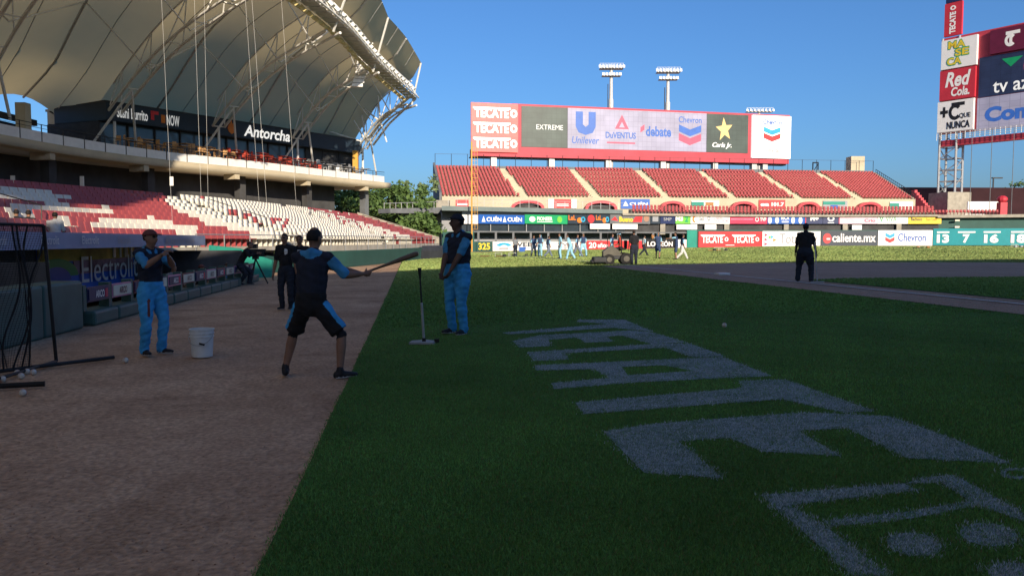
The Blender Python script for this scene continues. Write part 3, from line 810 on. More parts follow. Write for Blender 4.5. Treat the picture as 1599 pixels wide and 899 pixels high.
# ---- suites and sign fascia
C0, C1 = Vector((-32.9, 64.6)), Vector((-17.0, 90.0)); cd = (C1 - C0).normalized(); cn = Vector((-cd.y, cd.x)); CL = (C1 - C0).length
CW = Vector((-38.5, 67.0))
su = thing('suite_block', (-27, 78, 8), 'dark glazed suites with a black sign fascia above the terrace', 'suites')
FZ0, FZ1 = 11.35, 12.75
q = MB(); q.seg(C0, C1, FZ0, FZ1, 0.5, 1.0); q.seg(CW, C0, FZ0, FZ1, 0.5, 1.0); q.build('fascia', 'ad_dark', su)
q = MB(); A = C0 + cn * 0.2; B = C1 + cn * 0.2; q.hexa([(A.x, A.y, FZ1 + .01), (B.x, B.y, FZ1 + .01), ((B + cn * 9).x, (B + cn * 9).y, FZ1 + .01), ((A + cn * 9).x, (A + cn * 9).y, FZ1 + .01)] + [(A.x, A.y, FZ1 + .2), (B.x, B.y, FZ1 + .2), ((B + cn * 9).x, (B + cn * 9).y, FZ1 + .2), ((A + cn * 9).x, (A + cn * 9).y, FZ1 + .2)])
q.build('roof_slab', 'dark_grey', su)
for i in range(12):
    a, b = C0 + cd * (CL * i / 12 + 0.06) + cn * 1.2, C0 + cd * (CL * (i + 1) / 12 - 0.06) + cn * 1.2
    if i >= 9: 
        q = MB(); q.seg(a, b, 8.05, FZ0, 0.2); q.build('wall_panel', 'dark_grey', su)
    else:
        q = MB(); q.seg(a, b, 8.3, FZ0 - 0.05, 0.06); q.build('glass_pane', 'glass_blue', su)
    q = MB(); c = C0 + cd * (CL * i / 12) + cn * 1.1; q.box((c.x, c.y, 9.7), (0.12, 0.2, 3.3), math.atan2(cd.y, cd.x)); q.build('mullion', 'dark_grey', su)
q = MB(); q.seg(CW + cn * 1.0, C0 + cn * 1.0, 8.05, FZ0, 0.2); q.build('wall_panel', 'dark_grey', su)
q = MB(); p = at(555, 230, 87); q.box((p.x, p.y, 9.7), (0.55, 0.55, 3.3)); q.build('column', 'yellow_paint', su)
q = MB(); p = at(37, 200, 56); q.box((p.x, p.y, 9.6), (0.7, 0.7, 3.2)); q.build('column', 'beige', su)
q = MB(); A, B = C0 + cn * .52, C1 + cn * .52; A2, B2 = C0 + cn * 9, C1 + cn * 9
q.hexa([(A.x, A.y, FZ0 + .02), (B.x, B.y, FZ0 + .02), (B2.x, B2.y, FZ0 + .02), (A2.x, A2.y, FZ0 + .02), (A.x, A.y, FZ0 + .12), (B.x, B.y, FZ0 + .12), (B2.x, B2.y, FZ0 + .12), (A2.x, A2.y, FZ0 + .12)]); q.build('soffit', 'dark_grey', su)
q = MB(); q.seg(C0 + cn * 8.8, C1 + cn * 8.8, 8.05, FZ1, .2); q.seg(C1 + cn * .6, C1 + cn * 8.6, 8.05, FZ1 - .02, .2); q.build('rear_wall', 'dark_grey', su)
POLYF = [(C0.x, C0.y), (C1.x, C1.y)]
class Face(Sign):
    def __init__(s, root, a, b, z0, z1):
        s.a = Vector((a[0], a[1], 0)); s.b = Vector((b[0], b[1], 0)); s.z0, s.z1 = z0, z1
        d = (s.b - s.a).normalized(); s.n = Vector((d.y, -d.x, 0)); s.layer = 0; s.root = root
fc = Face(su, C0, C1, FZ0, FZ1)
def fu_(px): return ((ray_poly(px, POLYF, 200).xy - C0).length) / CL
fc.text('Sushi Burrito', fu_(183), fu_(231), 0.22, 0.86, 'screen_white', 0.02)
fc.rect('emblem', fu_(236), fu_(241), 0.35, 0.9, 'ad_red'); fc.rect('emblem', fu_(241), fu_(248), 0.7, 0.9, 'ad_red')
fc.rect('emblem', fu_(252), fu_(258), 0.25, 0.75, 'ad_orange')
fc.text('NOW', fu_(260), fu_(280), 0.15, 0.8, 'screen_white', 0.02)
u0 = fu_(361)
fc.poly('flame', [(u0 - .010, .30), (u0 - .014, .5), (u0 - .008, .85), (u0 - .006, .7), (u0, 1.15), (u0 + .004, .8), (u0 + .009, .95), (u0 + .013, .5), (u0 + .009, .25), (u0, .15)], 'ad_orange')
fc.text('Antorcha', fu_(380), fu_(452), 0.14, 0.92, 'screen_lit_white', 0.025, 0.2)

# ---- left rear upper stand in shade
ls = thing('rear_stand', (-45, 60, 8), 'dark rear upper seating in deep shade at far left', 'grandstand')
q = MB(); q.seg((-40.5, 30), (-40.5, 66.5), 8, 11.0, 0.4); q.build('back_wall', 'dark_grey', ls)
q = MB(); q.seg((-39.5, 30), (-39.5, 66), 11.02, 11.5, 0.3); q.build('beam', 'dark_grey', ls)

# ---- terrace furniture: tall tables and stools
def stool_proto(mat):
    q = MB(); q.box((0, 0, 0.74), (0.36, 0.36, 0.05)); q.box((0, 0.17, 0.95), (0.36, 0.04, 0.36))
    for sx in (-0.15, 0.15):
        for sy in (-0.15, 0.15): q.tube((sx * 1.15, sy * 1.15, 0), (sx, sy, 0.72), 0.02, 4)
    q.tube((-0.16, -0.16, .3), (.16, -.16, .3), .015, 4); q.tube((-0.16, .16, .3), (.16, .16, .3), .015, 4)
    me = bpy.data.meshes.new('bar_stool'); me.from_pydata(q.v, [], q.f); me.materials.append(MATS[mat]); return me
def table_proto(mat):
    q = MB(); q.box((0, 0, 1.02), (0.8, 0.8, 0.05)); q.tube((0, 0, 0), (0, 0, 1.0), 0.04, 6); q.lathe((0, 0, 0), [(0.28, 0), (0.28, 0.03), (0.05, 0.06)], 10)
    me = bpy.data.meshes.new('bar_table'); me.from_pydata(q.v, [], q.f); me.materials.append(MATS[mat]); return me
M('wood_top', (0.60, 0.33, 0.13), 0.6, 0.2, 4)
sm = {k: stool_proto(k) for k in ('ad_orange', 'galv', 'wood_top', 'red_cloth')}; tm = {k: table_proto(k) for k in ('wood_top', 'red_cloth', 'galv')}
for i in range(30, n - 2, 1):
    px = proj((BALC[i][0], BALC[i][1], 8.5))[0]
    if px < 235: continue
    for off in (0.8, 1.9, 2.6, 3.5, 4.2):
        if random.random() < 0.06: continue
        p = BALC[i] + bN[i] * (off + random.uniform(-.2, .2)) + bT[i] * random.uniform(-.25, .25)
        if off > 1.5 and (Vector((p[0], p[1])) - C0).dot(cn) > 0.5: continue
        kind = 'red' if 395 < px < 520 else ('wood' if px < 395 else 'grey')
        if (i + int(off)) % 3 == 0:
            o = bpy.data.objects.new('bar_table', tm[{'red': 'red_cloth', 'wood': 'wood_top', 'grey': 'galv'}[kind]]); lab = {'red': 'red topped tall table in the middle of the sunny terrace', 'wood': 'brown topped tall table on the terrace near the suites', 'grey': 'grey topped tall table at the far end of the terrace'}[kind]; cat = 'table'
        else:
            o = bpy.data.objects.new('bar_stool', sm[{'red': 'red_cloth', 'wood': random.choice(['wood_top', 'wood_top']), 'grey': 'galv'}[kind]]); lab = {'red': 'red bar stool in the middle of the sunny terrace', 'wood': 'brown bar stool on the terrace near the suites', 'grey': 'grey bar stool at the far end of the terrace'}[kind]; cat = 'stool'
        COL.objects.link(o); o.location = (p[0], p[1], 8.0 if off < 1.4 else 8.45 if off < 3 else 8.9); o.rotation_euler = (0, 0, random.uniform(0, 6.28))
        tag(o, lab, cat, {'red': 'red', 'wood': 'brown', 'grey': 'grey'}[kind] + ' terrace ' + cat + 's')

# ================================================================ ROOF over the left stand
BK = [(-22, -25), (-28, -2), (-33, 28), (-34.0, 51), (-32.7, 65.5), (-26.9, 73.0), (-22, 81.6), (-17, 90.5)]
FR = [(-3, -20), (-6.5, -3), (-15.5, 18), (-18.8, 37.5), (-14.6, 47), (-12.7, 57), (-12.0, 69), (-10.3, 82)]
ZB, ZF = 12.9, [17.6, 17.6, 17.6, 17.6, 17.5, 17.3, 17.0, 16.4]
rt = thing('stadium_roof', (-22, 60, 0), 'huge pale tensile membrane roof on white steel trusses over the left stand', 'roof')
def arch(i, t, dz=0.0):
    b, f_ = Vector((*BK[i], ZB)), Vector((*FR[i], ZF[i])); p = b.lerp(f_, t); p.z += 1.3 * math.sin(math.pi * min(max(t, 0), 1)) * (1 - 0.3 * t) + dz; return p
def memb(i, u, t):
    """membrane height field of a bay: seams sit on the trusses, the middle is pulled up to a ridge; the rear hem comes down behind the suites"""
    T = -0.34 + t * 1.51
    p = arch(i, T, 1.6).lerp(arch(i + 1, T, 1.6), u) if T > 0 else (arch(i, 0, 1.6) + (arch(i, 0, 0) - arch(i, .1, 0)) * (-T * 10)).lerp(arch(i + 1, 0, 1.6) + (arch(i + 1, 0, 0) - arch(i + 1, .1, 0)) * (-T * 10), u)
    if T > 1: p.z += 4.8 * (T - 1)
    k = min(max((T + .02) / .45, 0), 1); k = k * k * (3 - 2 * k)
    p.z += 1.0 * (1 - abs(2 * u - 1) ** 1.4) * (1 - 0.5 * max(T, 0)) * k
    if i == 3: p.z += 1.5 * math.sin(math.pi * u) ** 2 * min(max(-T / .34, 0), 1)
    return p
for i in range(7):
    nu, ntt = 14, 22
    P = [[memb(i, a / nu, b / ntt) for b in range(ntt + 1)] for a in range(nu + 1)]
    X = np.array([[p.x for p in r] for r in P]); Y = np.array([[p.y for p in r] for r in P]); Z = np.array([[p.z for p in r] for r in P])
    v, f = grid_mesh(X, Y, Z); o = meshobj('membrane', v - np.array([-22, 60, 0.0]), f, ['membrane'], rt, smooth=True)
    q = MB(); q.path([memb(i, 0.5, b / 12) - Vector((0, 0, 0.12)) for b in range(13)], 0.09, 6); q.build('ridge_tube', 'steel', rt)
    for a in (0.25, 0.75):
        q = MB(); q.path([memb(i, a, b / 12) - Vector((0, 0, 0.06)) for b in range(13)], 0.035, 5); q.build('seam_cable', 'steel', rt)
for i in range(8):
    side = Vector((BK[i][1] - FR[i][1], -(BK[i][0] - FR[i][0]), 0)).normalized() * 0.55
    q = MB(); N = 12
    for k in range(N):
        t0, t1 = k / N, (k + 1) / N
        l0, l1, r0, r1 = arch(i, t0, -.9) + side, arch(i, t1, -.9) + side, arch(i, t0, -.9) - side, arch(i, t1, -.9) - side
        t_0, t_1 = arch(i, t0, 1.5), arch(i, t1, 1.5)
        q.tube(l0, l1, .11, 6); q.tube(r0, r1, .11, 6); q.tube(t_0, t_1, .07, 6)
        if k % 2 == 0: q.tube(l0, r0, .06, 5)
        if k % 3 == 0: q.tube(l0, t_1, .05, 5); q.tube(r0, t_1, .05, 5)
    q.build('truss', 'steel_white', rt)
    for j in (i - 1, i):       # flying struts from the truss up to the ridges
        if 0 <= j < 7:
            for t in (0.3, 0.6, 0.85):
                q = MB(); q.tube(arch(i, t, -.9), memb(j, 0.5, (t + .34) / 1.51) - Vector((0, 0, .1)), .06, 5); q.build('strut', 'steel_white', rt)
    b = arch(i, 0, -0.9); q = MB(); q.tube((b.x, b.y, 8.0), b, 0.12, 8); q.tube(b + Vector((0, 0, -2.5)) + side * 3, arch(i, .16, -.9), .1, 6); q.tube(b + Vector((0, 0, -2.5)) - side * 3, arch(i, .16, -.9), .1, 6); q.build('mast', 'steel_white', rt)
    q = MB(); q.tube(arch(i, 1.0, -.9), memb(min(i, 6), 0 if i < 7 else 1, 0.999), .09, 6); q.build('edge_strut', 'steel_white', rt)
# far gable: raking frame beyond the last truss
G0 = at(572, 222, 90); G1 = at(594, 190, 87); G2 = at(638, 152, 82); G3 = at(604, 222, 87); G4 = at(540, 170, 86)
q = MB()
for a, b, r_ in ((G0, G1, .22), (G1, G2, .2), (G0 + Vector((.8, 0, -.3)), G1 + Vector((.9, 0, -.3)), .13), (G1 + Vector((.9, 0, -.3)), G2 + Vector((.7, 0, -.2)), .12), (G1, at(590, 150, 86), .1), (G1, at(562, 165, 88), .1), (G1, G3, .08), (G0, at(545, 175, 88), .1), (G0, at(562, 165, 88), .1), (at(512, 205, 88), at(566, 222, 90), .12), (at(515, 200, 88), at(594, 192, 88), .0001)):
    if r_ > .01: q.tube(a, b, r_, 6)
q.build('gable_frame', 'steel_white', rt)
# front lattice with catwalk and floodlights
fr3 = smooth_poly([(*FR[i], ZF[i] - 0.4) for i in range(8)], 1.2)
q = MB(); q2 = MB()
for k in range(len(fr3) - 1):
    a, b = Vector(fr3[k]), Vector(fr3[k + 1]); o1, o2, o3 = Vector((0.7, 0, 0.2)), Vector((-0.5, 0, 0.2)), Vector((0.1, 0, 1.4))
    for o_ in (o1, o2, o3): q.tube(a + o_, b + o_, .08, 5)
    q.tube(a + o1, b + o2, .04, 4); q.tube(a + o1, a + o3, .04, 4); q.tube(a + o2, b + o3, .04, 4); q.tube(b + o1, a + o3, .04, 4)
    q2.box(tuple((a + b) / 2 + Vector((0.1, 0, 0.1))), (1.0, 1.15, .05))
q.build('front_lattice', 'steel_white', rt); q2.build('catwalk', 'steel', rt)
fl = MB(); fl.hexa([(-.28, -.12, -.25), (.28, -.12, -.25), (.28, .12, -.25), (-.28, .12, -.25), (-.2, -.05, .25), (.2, -.05, .25), (.2, .3, .25), (-.2, .3, .25)])
flm = bpy.data.meshes.new('floodlight'); flm.from_pydata(fl.v, [], fl.f); flm.materials.append(MATS['lamp_amber']); flm2 = flm.copy(); flm2.materials.clear(); flm2.materials.append(MATS['lamp_glass'])
for k in range(40, len(fr3) - 2):
    for s_ in range(2):
        o = bpy.data.objects.new('floodlight', flm if s_ else flm2); COL.objects.link(o); o.parent = rt
        p = Vector(fr3[k]).lerp(Vector(fr3[k + 1]), 0.5 * s_) + (Vector((-0.35, 0, -0.25)) if s_ else Vector((.75, 0, .75)))
        o.location = p - Vector((-22, 60, 0)); o.rotation_euler = (R(-35), 0, R(75 + 20 * random.random()))
        o.scale = (1, 1, 1) if s_ else (.8, .8, 1.3)
# loudspeaker column hanging from the front truss
la0 = thing('line_array', tuple(at(566, 90, 70)), 'curved white loudspeaker column hanging under the roof edge', 'loudspeaker')
for k in range(9):
    p = at(566 - 0.16 * k * k + 0.2 * k, 84 + 6.2 * k, 70); q = MB(); q.box(tuple(p), (0.95, .6, .30), 0.3); q.build('speaker_box', 'white', la0)

# ---- slender net cables hanging in front of the stand
for a, b, lab in (((248, -30), (266, 318), 'leftmost'), ((300, -30), (312, 286), 'second'), ((316, -30), (322, 290), 'third'), ((378, -30), (404, 200), 'fourth'), ((388, -30), (416, 210), 'fifth'), ((434, -30), (462, 230), 'rightmost')):
    p0, p1 = at(a[0] + (b[0] - a[0]) * -.9, -420, 27), at(b[0] + 4, 366, 27.5); q = MB(); q.tube(p0, p1, .0032, 5); 
    solo(q, 'net_cable', 'steel_white', tuple(p1), lab + ' thin pale net cable hanging from the roof before the left stand', 'cable', 'net cables of the left stand', )
# ================================================================ DUGOUT
dg = thing('dugout', (*dug(8, 2), 0), 'sunken dugout with a long blue lettered roof fascia, left of the dirt', 'dugout')
def dbox(q, t0, t1, o0, o1, z0, z1):
    P = [dug(t0, o0), dug(t1, o0), dug(t1, o1), dug(t0, o1)]
    return q.hexa([(p.x, p.y, z0) for p in P][::-1] + [(p.x, p.y, z1) for p in P][::-1])
M('dug_blue', (0.22, 0.29, 0.45), 0.5, 0.1, 1.5)
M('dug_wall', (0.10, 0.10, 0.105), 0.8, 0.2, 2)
q = MB(); dbox(q, -12, 17.3, 2.0, 4.4, 1.60, 1.74); q.build('roof', 'mid_grey', dg)
q = MB(); dbox(q, -12, 17.3, 1.9, 1.998, 1.40, 1.78); q.build('roof_fascia', 'dug_blue', dg)
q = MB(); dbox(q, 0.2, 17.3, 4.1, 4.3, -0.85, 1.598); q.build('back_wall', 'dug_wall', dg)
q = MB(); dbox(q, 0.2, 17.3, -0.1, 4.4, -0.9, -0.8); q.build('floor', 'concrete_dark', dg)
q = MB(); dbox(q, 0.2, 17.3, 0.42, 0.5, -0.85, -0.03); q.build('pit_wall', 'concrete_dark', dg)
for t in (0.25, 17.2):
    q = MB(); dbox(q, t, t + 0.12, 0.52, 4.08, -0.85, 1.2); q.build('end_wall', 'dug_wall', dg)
q = MB(); dbox(q, 1.0, 17, 3.3, 3.8, -0.45, -0.38); dbox(q, 1.0, 17, 3.4, 3.7, -0.8, -0.46); q.build('bench', 'wood_top', dg)
ff = Face(dg, dug(-12, 1.9), dug(17.3, 1.9), 1.40, 1.78)
FL = [tuple(dug(-12, 1.9)), tuple(dug(17.3, 1.9))]
def fxx(px): return (ray_poly(px, FL).xy - dug(-12, 1.9)).length / 29.3
for a, b in ((-14, 8), (62, 90), (126, 152), (182, 202), (258, 302)):
    ff.text('Electrolit', fxx(a), fxx(b), 0.28, 0.80, 'ad_grey' if b > 180 else 'plastic_white')
# banner on the rear wall
BL_ = [tuple(dug(0, 4.05)), tuple(dug(17.3, 4.05))]
M('ban_blue', (0.02, 0.16, 0.70), 0.5, 0.08, 1.0)
pa, pb = ray_poly(57, BL_), ray_poly(208, BL_)
bs = Sign('dugout_banner', 'blue and yellow drink banner with white lettering on the dugout rear wall', 'banner', pa.xy, pb.xy, 0.10, 1.56, 'ban_blue', th=0.03)
M('ban_yellow', (0.66, 0.47, 0.07), 0.6, 0.3, 1.2); M('ban_pink', (0.42, 0.26, 0.34), 0.6, 0.25, 2)
bs.rect('print_band', 0, 1, 0.60, 1.0, 'ban_yellow'); bs.rect('print_patch', 0.30, 0.98, 0.32, 0.60, 'ban_pink')
bs.ell('print_disc', 0.14, 0.30, 0.20, 0.36, 'ad_green', a0=0, a1=180); bs.ell('print_disc', 0.14, 0.22, 0.13, 0.28, 'ad_blue', a0=0, a1=180)
bs.rect('print_streak', 0.72, 0.75, 0.62, 0.95, 'ad_white'); bs.rect('print_streak', 0.80, 0.82, 0.62, 0.95, 'ad_white'); bs.rect('print_streak', 0.86, 0.90, 0.62, 0.95, 'cream'); bs.rect('print_streak', 0.94, 0.96, 0.62, 0.95, 'ad_white')
bs.text('Electrolit', 0.36, 1.02, 0.12, 0.68, 'ad_white', 0.0)
# padded kerb and front rail with strip boards
tt = [0.7 + 1.28 * k for k in range(14)]
for k, (a, b) in enumerate(zip(tt[:-1], tt[1:])):
    q = MB(); dbox(q, a + .02, b - .02, -0.12, 0.40, -0.02, 0.26); o = q.build('kerb_pad', 'pad_green', dg); m_ = o.modifiers.new('b', 'BEVEL'); m_.width = 0.05; m_.segments = 2
    q = MB(); dbox(q, a - .07, a + .09, 0.05, 0.25, 0.26, 0.75); q.build('rail_post', 'pad_green', dg)
    s_ = Sign('strip_board', '', '', dug(a + .10, 0.04), dug(b - .08, 0.04), 0.42, 0.70, 'ad_navy' if k % 3 == 0 else 'ad_pink' if k % 3 == 1 else 'ad_maroon', th=0.06, parent=dg)
    s_.rect('strip_print', 0.03, 0.97, 0.12, 0.88, 'ad_navy' if k % 2 == 0 else 'cream')
    s_.text('ARCO', 0.30, 0.70, 0.25, 0.75, 'ad_white' if k % 2 == 0 else 'ad_maroon', 0.02)
    if k % 2 == 0: s_.rect('strip_mark', 0.75, 0.86, 0.2, 0.8, 'ad_rose')
# near padded barrier, left of the dugout opening
pb_ = thing('padded_barrier', (*dug(-5, 0.2), 0), 'dark green padded barrier at the left edge, before the dugout opening', 'barrier')
for k in range(6):
    a, b = -9.2 + 1.6 * k, -9.2 + 1.6 * (k + 1) - 0.03
    q = MB(); dbox(q, a, b, -0.05, 0.55, -0.02, 0.86); o = q.build('pad', 'pad_green', pb_); m_ = o.modifiers.new('b', 'BEVEL'); m_.width = 0.05; m_.segments = 3
# turquoise raking wall at the dugout end
q = MB(); a, b = at(326, 383, 32.5), at(424, 383, 34.5)
q.prism([(a.x, a.y, 1.40), (a.x, a.y, -0.02), (b.x, b.y, -0.02), (b.x, b.y, 0.72), at(372, 383, 33.4).xy.to_3d() + Vector((0, 0, 1.25))], (0.02, .2, 0))
solo(q, 'raking_wall', 'turf_wall', (a.x, a.y, 0), 'turquoise sloping end wall beside the dugout', 'wall')
q = MB(); a, b = at(414, 380, 44), at(446, 380, 45)
for zz in (0.25, 0.55, 0.85, 1.1): q.tube((a.x, a.y, zz), (b.x, b.y, zz), .035, 6)
for w in (a, b): q.tube((w.x, w.y, 0), (w.x, w.y, 1.15), .04, 6)
solo(q, 'rail_gate', 'white', (a.x, a.y, 0), 'small white rail gate behind the camera operator', 'gate')
# dark tarpaulin cover stored by the far front wall
q = MB(); a, b = at(628, 390, 66), at(690, 390, 74); d = (b - a).xy.normalized(); nn = Vector((d.y, -d.x))
prof = [(0, 0), (0.05, .7), (.25, 1.0), (.7, 1.12), (1.1, 1.0), (1.3, .6), (1.35, 0)]
q.prism([(a.x - nn.x * (o_ - 1.35), a.y - nn.y * (o_ - 1.35), z_) for o_, z_ in prof], (b.x - a.x, b.y - a.y, 0))
solo(q, 'tarpaulin', 'dark_grey', (a.x, a.y, 0), 'dark tarpaulin cover lying along the far end of the left stand', 'tarpaulin')
# ================================================================ OUTFIELD FENCE, SIGNS, LEFT-FIELD STAND
FN = [tuple(p) for p in smooth_poly(FENCE, 2.0)]
UP = [tuple(p) for p in offset_poly(smooth_poly(FENCE, 2.0), 1.6)]
def zat(py, Y): return at(800, py, Y).z
def wsign(name, label, cat, poly, x0, x1, y0, y1, mat, th=0.10, group=None):
    a, b = ray_poly(x0, poly), ray_poly(x1, poly); Ym = (a.y + b.y) / 2
    return Sign(name, label, cat, a.xy, b.xy, zat(y1, Ym), zat(y0, Ym), mat, th, group)
def zbase(px):                 # foot of the fence as seen in the photograph
    return float(np.interp(px, [700, 780, 940, 1060, 1100, 1200, 1450, 1600], [393, 391.8, 390.5, 388, 386, 385, 383.2, 383]))
fe = thing('outfield_fence', (20, 114, 0), 'long green outfield fence from the foul pole round to centre field', 'fence')
def fseg(q, poly, x0, x1, z0, z1, th, step=12, off=0):
    xs_ = np.linspace(x0, x1, max(2, int((x1 - x0) / step) + 1))
    P = [ray_poly(x, poly) for x in xs_]
    for a, b in zip(P[:-1], P[1:]): q.seg(a, b, z0, z1, th, 1.0)
    return q
UPB = [tuple(p) for p in offset_poly(smooth_poly(FENCE, 2.0), 0.16)]
q = MB(); fseg(q, UPB, 700, 1092, -0.1, 1.42, 0.15); q.build('lower_wall', 'wall_green', fe)
q = MB(); fseg(q, UPB, 1072, 1760, -0.1, 3.15, 0.15); q.build('high_wall', 'wall_green', fe)
q = MB(); a, b = ray_poly(1073, FN), ray_poly(1088, FN); q.seg(a, b, 0, 3.05, 0.4, 1.0); q.build('corner_pillar', 'turf_wall', fe)
q = MB(); fseg(q, UPB, 738, 1074, 2.62, 2.80, 0.12); q.build('top_rail', 'mid_grey', fe)
for x in np.arange(747, 1072, 27.3):
    a = ray_poly(x, UPB); q = MB(); q.box((a.x, a.y + .1, 2.02), (0.28, 0.12, 1.2)); q.build('screen_post', 'mid_grey', fe)
BK_ = [tuple(p) for p in offset_poly(smooth_poly(FENCE, 2.0), 5.0)]
q = MB(); fseg(q, BK_, 690, 1480, 0, 5.3, 0.2); q.build('rear_wall', 'ad_grey', fe)
a, b = ray_poly(690, FN), ray_poly(740, FN); q = MB(); q.seg(a, b, -0.1, 2.7, .2); q.build('corner_wall', 'wall_green', fe)
# ---- boards on the fence (left part low, right part full height)
def low(label, x0, x1, mat, y0=377.5): return wsign('advertising_board', label, 'sign', FN, x0, x1, y0, zbase((x0 + x1) / 2), mat)
s = low('teal board with the yellow distance number at the foul pole', 744, 768, 'wall_green'); s.text('325', .12, .88, .15, .88, 'ad_yellow', .03)
s = low('white fence board with a blue arc emblem', 769.5, 804, 'ad_white'); s.ell('emblem', .5, .45, .36, .45, 'ad_cyan', a0=15, a1=165, inner=.45); s.rect('emblem', .28, .70, .18, .36, 'ad_grey')
s = low('white fence board with dark block capitals behind the standing coach', 804.8, 858, 'ad_white'); s.text('VEEL', .03, .62, .45, .95, 'ad_dark', .03); s.rect('emblem', .15, .30, .1, .42, 'ad_blue')
s = low('pale grey fence board with bold dark letters behind the stretching players', 859, 915, 'ad_white'); s.text('TYM', .2, .65, .12, .9, 'ad_grey', .04)
s = low('red fence board with white lettering left of the mower', 916.5, 1006, 'ad_red', 376); s.text('20', .03, .16, .2, .85, 'ad_white', .03); s.text('años', .18, .36, .25, .75, 'ad_white', .03); s.rect('line', .0, 1.0, .0, .06, 'ad_orange')
s = low('black fence board with broad white lettering right of the mower', 1008, 1056, 'ad_black', 373); s.text('LO', .06, .32, .25, .75, 'ad_white', .03); s.text('LEÓN', .40, .88, .25, .85, 'ad_white', .03)
s = low('plain white fence board next to the green corner pillar', 1057, 1072, 'ad_white', 374)
def full(label, x0, x1, mat, y0): return wsign('advertising_board', label, 'sign', FN, x0, x1, y0, zbase((x0 + x1) / 2), mat)
s = full('wide red fence board with two white beer wordmarks', 1091, 1189.5, 'ad_red', 361.5)
for u in (.05, .54): 
    s.text('TECATE', u, u + .33, .26, .76, 'ad_white', .035); s.rect('stroke', u - .02, u + .36, .72, .80, 'ad_white'); s.ell('emblem', u + .385, .5, .03, .14, 'ad_white', inner=.5)
s.rect('line', .42, .56, .10, .14, 'ad_white')
s = full('white fence board with grey lettering and small coloured triangles', 1190.5, 1281, 'ad_white', 361)
for (u, t, m) in ((.06, .75, 'ad_rose'), (.06, .45, 'ad_rose'), (.06, .16, 'ad_rose'), (.13, .60, 'ad_lime'), (.17, .62, 'ad_cyan'), (.21, .42, 'ad_orange')): s.poly('emblem', [(u - .025, t - .11), (u + .03, t), (u - .025, t + .11)], m)
s.text('Total', .29, .66, .2, .85, 'ad_grey', .0); s.text('Play', .70, .95, .12, .85, 'ad_grey', .0)
s = full('dark blue fence board with white lettering and a red round emblem', 1282, 1370, 'ad_dark', 360.5)
s.ell('emblem', .11, .5, .075, .34, 'ad_red'); s.rect('emblem', .10, .16, .42, .52, 'ad_white'); s.text('caliente.mx', .20, .97, .26, .84, 'ad_white', .02)
s = full('white fence board with a blue and red chevron emblem and blue lettering', 1371, 1456, 'ad_white', 359.5)
def chevron(s, u, t, w, h, blue, red):
    s.poly('chevron', [(u - w, t + h), (u, t + h * .55), (u + w, t + h), (u + w, t + h * .35), (u, t - h * .1), (u - w, t + h * .35)], blue)
    s.poly('chevron', [(u - w, t + h * .18), (u, t - h * .27), (u + w, t + h * .18), (u + w, t - h * .5), (u, t - h * .95), (u - w, t - h * .5)], red)
chevron(s, .22, .5, .085, .34, 'ad_cyan', 'ad_red'); s.text('Chevron', .37, .88, .28, .80, 'ad_blue', .01)
s = full('long teal fence board with large white retired numbers', 1457, 1700, 'ad_teal', 356.5)
def un(x): return (x - 1457) / 243.0 
for x0, x1, t_, r0, r1 in ((1463, 1483, '13', 1463, 1483), (1505, 1516, '7', 1497, 1525), (1539, 1562, '16', 1538, 1565), (1581, 1605, '18', 1581, 1612), (1622, 1646, '21', 1620, 1650)):
    s.text(t_, un(x0), un(x1), .14, .66, 'ad_white', .05); s.rect('name_strip', un(r0), un(r1), .74, .83, 'ad_white')
q = MB(); fseg(q, [tuple(p) for p in offset_poly(smooth_poly(FENCE, 2.0), .3)], 1457, 1760, 3.2, 3.35, .5); q.build('cap_rail', 'galv', fe)

# ---- foul pole
a = ray_poly(737, FN); zt = zat(222, a.y)
fpole = thing('foul_pole', (a.x, a.y - .3, 0), 'tall yellow foul pole with a narrow mesh screen', 'foul pole')
q = MB(); q.tube((a.x, a.y - .3, 0.05), (a.x, a.y - .3, zt), .10, 10); q.build('pole', 'yellow_paint', fpole)
q = MB()
for z in np.arange(3.0, zt - .4, .55): q.tube((a.x + .1, a.y - .3, z), (a.x + .75, a.y - .2, z), .022, 4)
for dx in (.4, .75): q.tube((a.x + dx, a.y - .22, 3.0), (a.x + dx, a.y - .22, zt - .5), .025, 4)
q.build('screen', 'yellow_paint', fpole)

# ---- two-storey block behind the fence: sign band, glazed openings, terrace
bk = thing('outfield_block', (25, 120, 0), 'low block behind the outfield fence with dark openings under a band of signs', 'building')
W2 = [tuple(p) for p in offset_poly(smooth_poly(FENCE, 2.0), 2.2)]
q = MB(); fseg(q, W2, 722, 975, 2.6, 5.4, 0.15); q.build('glass_front', 'glass', bk)
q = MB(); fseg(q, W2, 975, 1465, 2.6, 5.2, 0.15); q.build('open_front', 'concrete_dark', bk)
for x in np.arange(766, 975, 28): a = ray_poly(x, UP); q = MB(); q.tube((a.x, a.y + .4, 2.7), (a.x, a.y + .4, 4.2), .05, 6); q.build('mullion', 'steel', bk)
for x in (1035, 1135, 1228, 1320, 1404): a = ray_poly(x, UP); q = MB(); q.box((a.x, a.y + .3, 3.4), (.75, .3, 1.9)); q.build('column', 'concrete', bk)
SL0 = [tuple(p) for p in offset_poly(smooth_poly(FENCE, 2.0), 1.2)]; SL1 = [tuple(p) for p in offset_poly(smooth_poly(FENCE, 2.0), 13.0)]
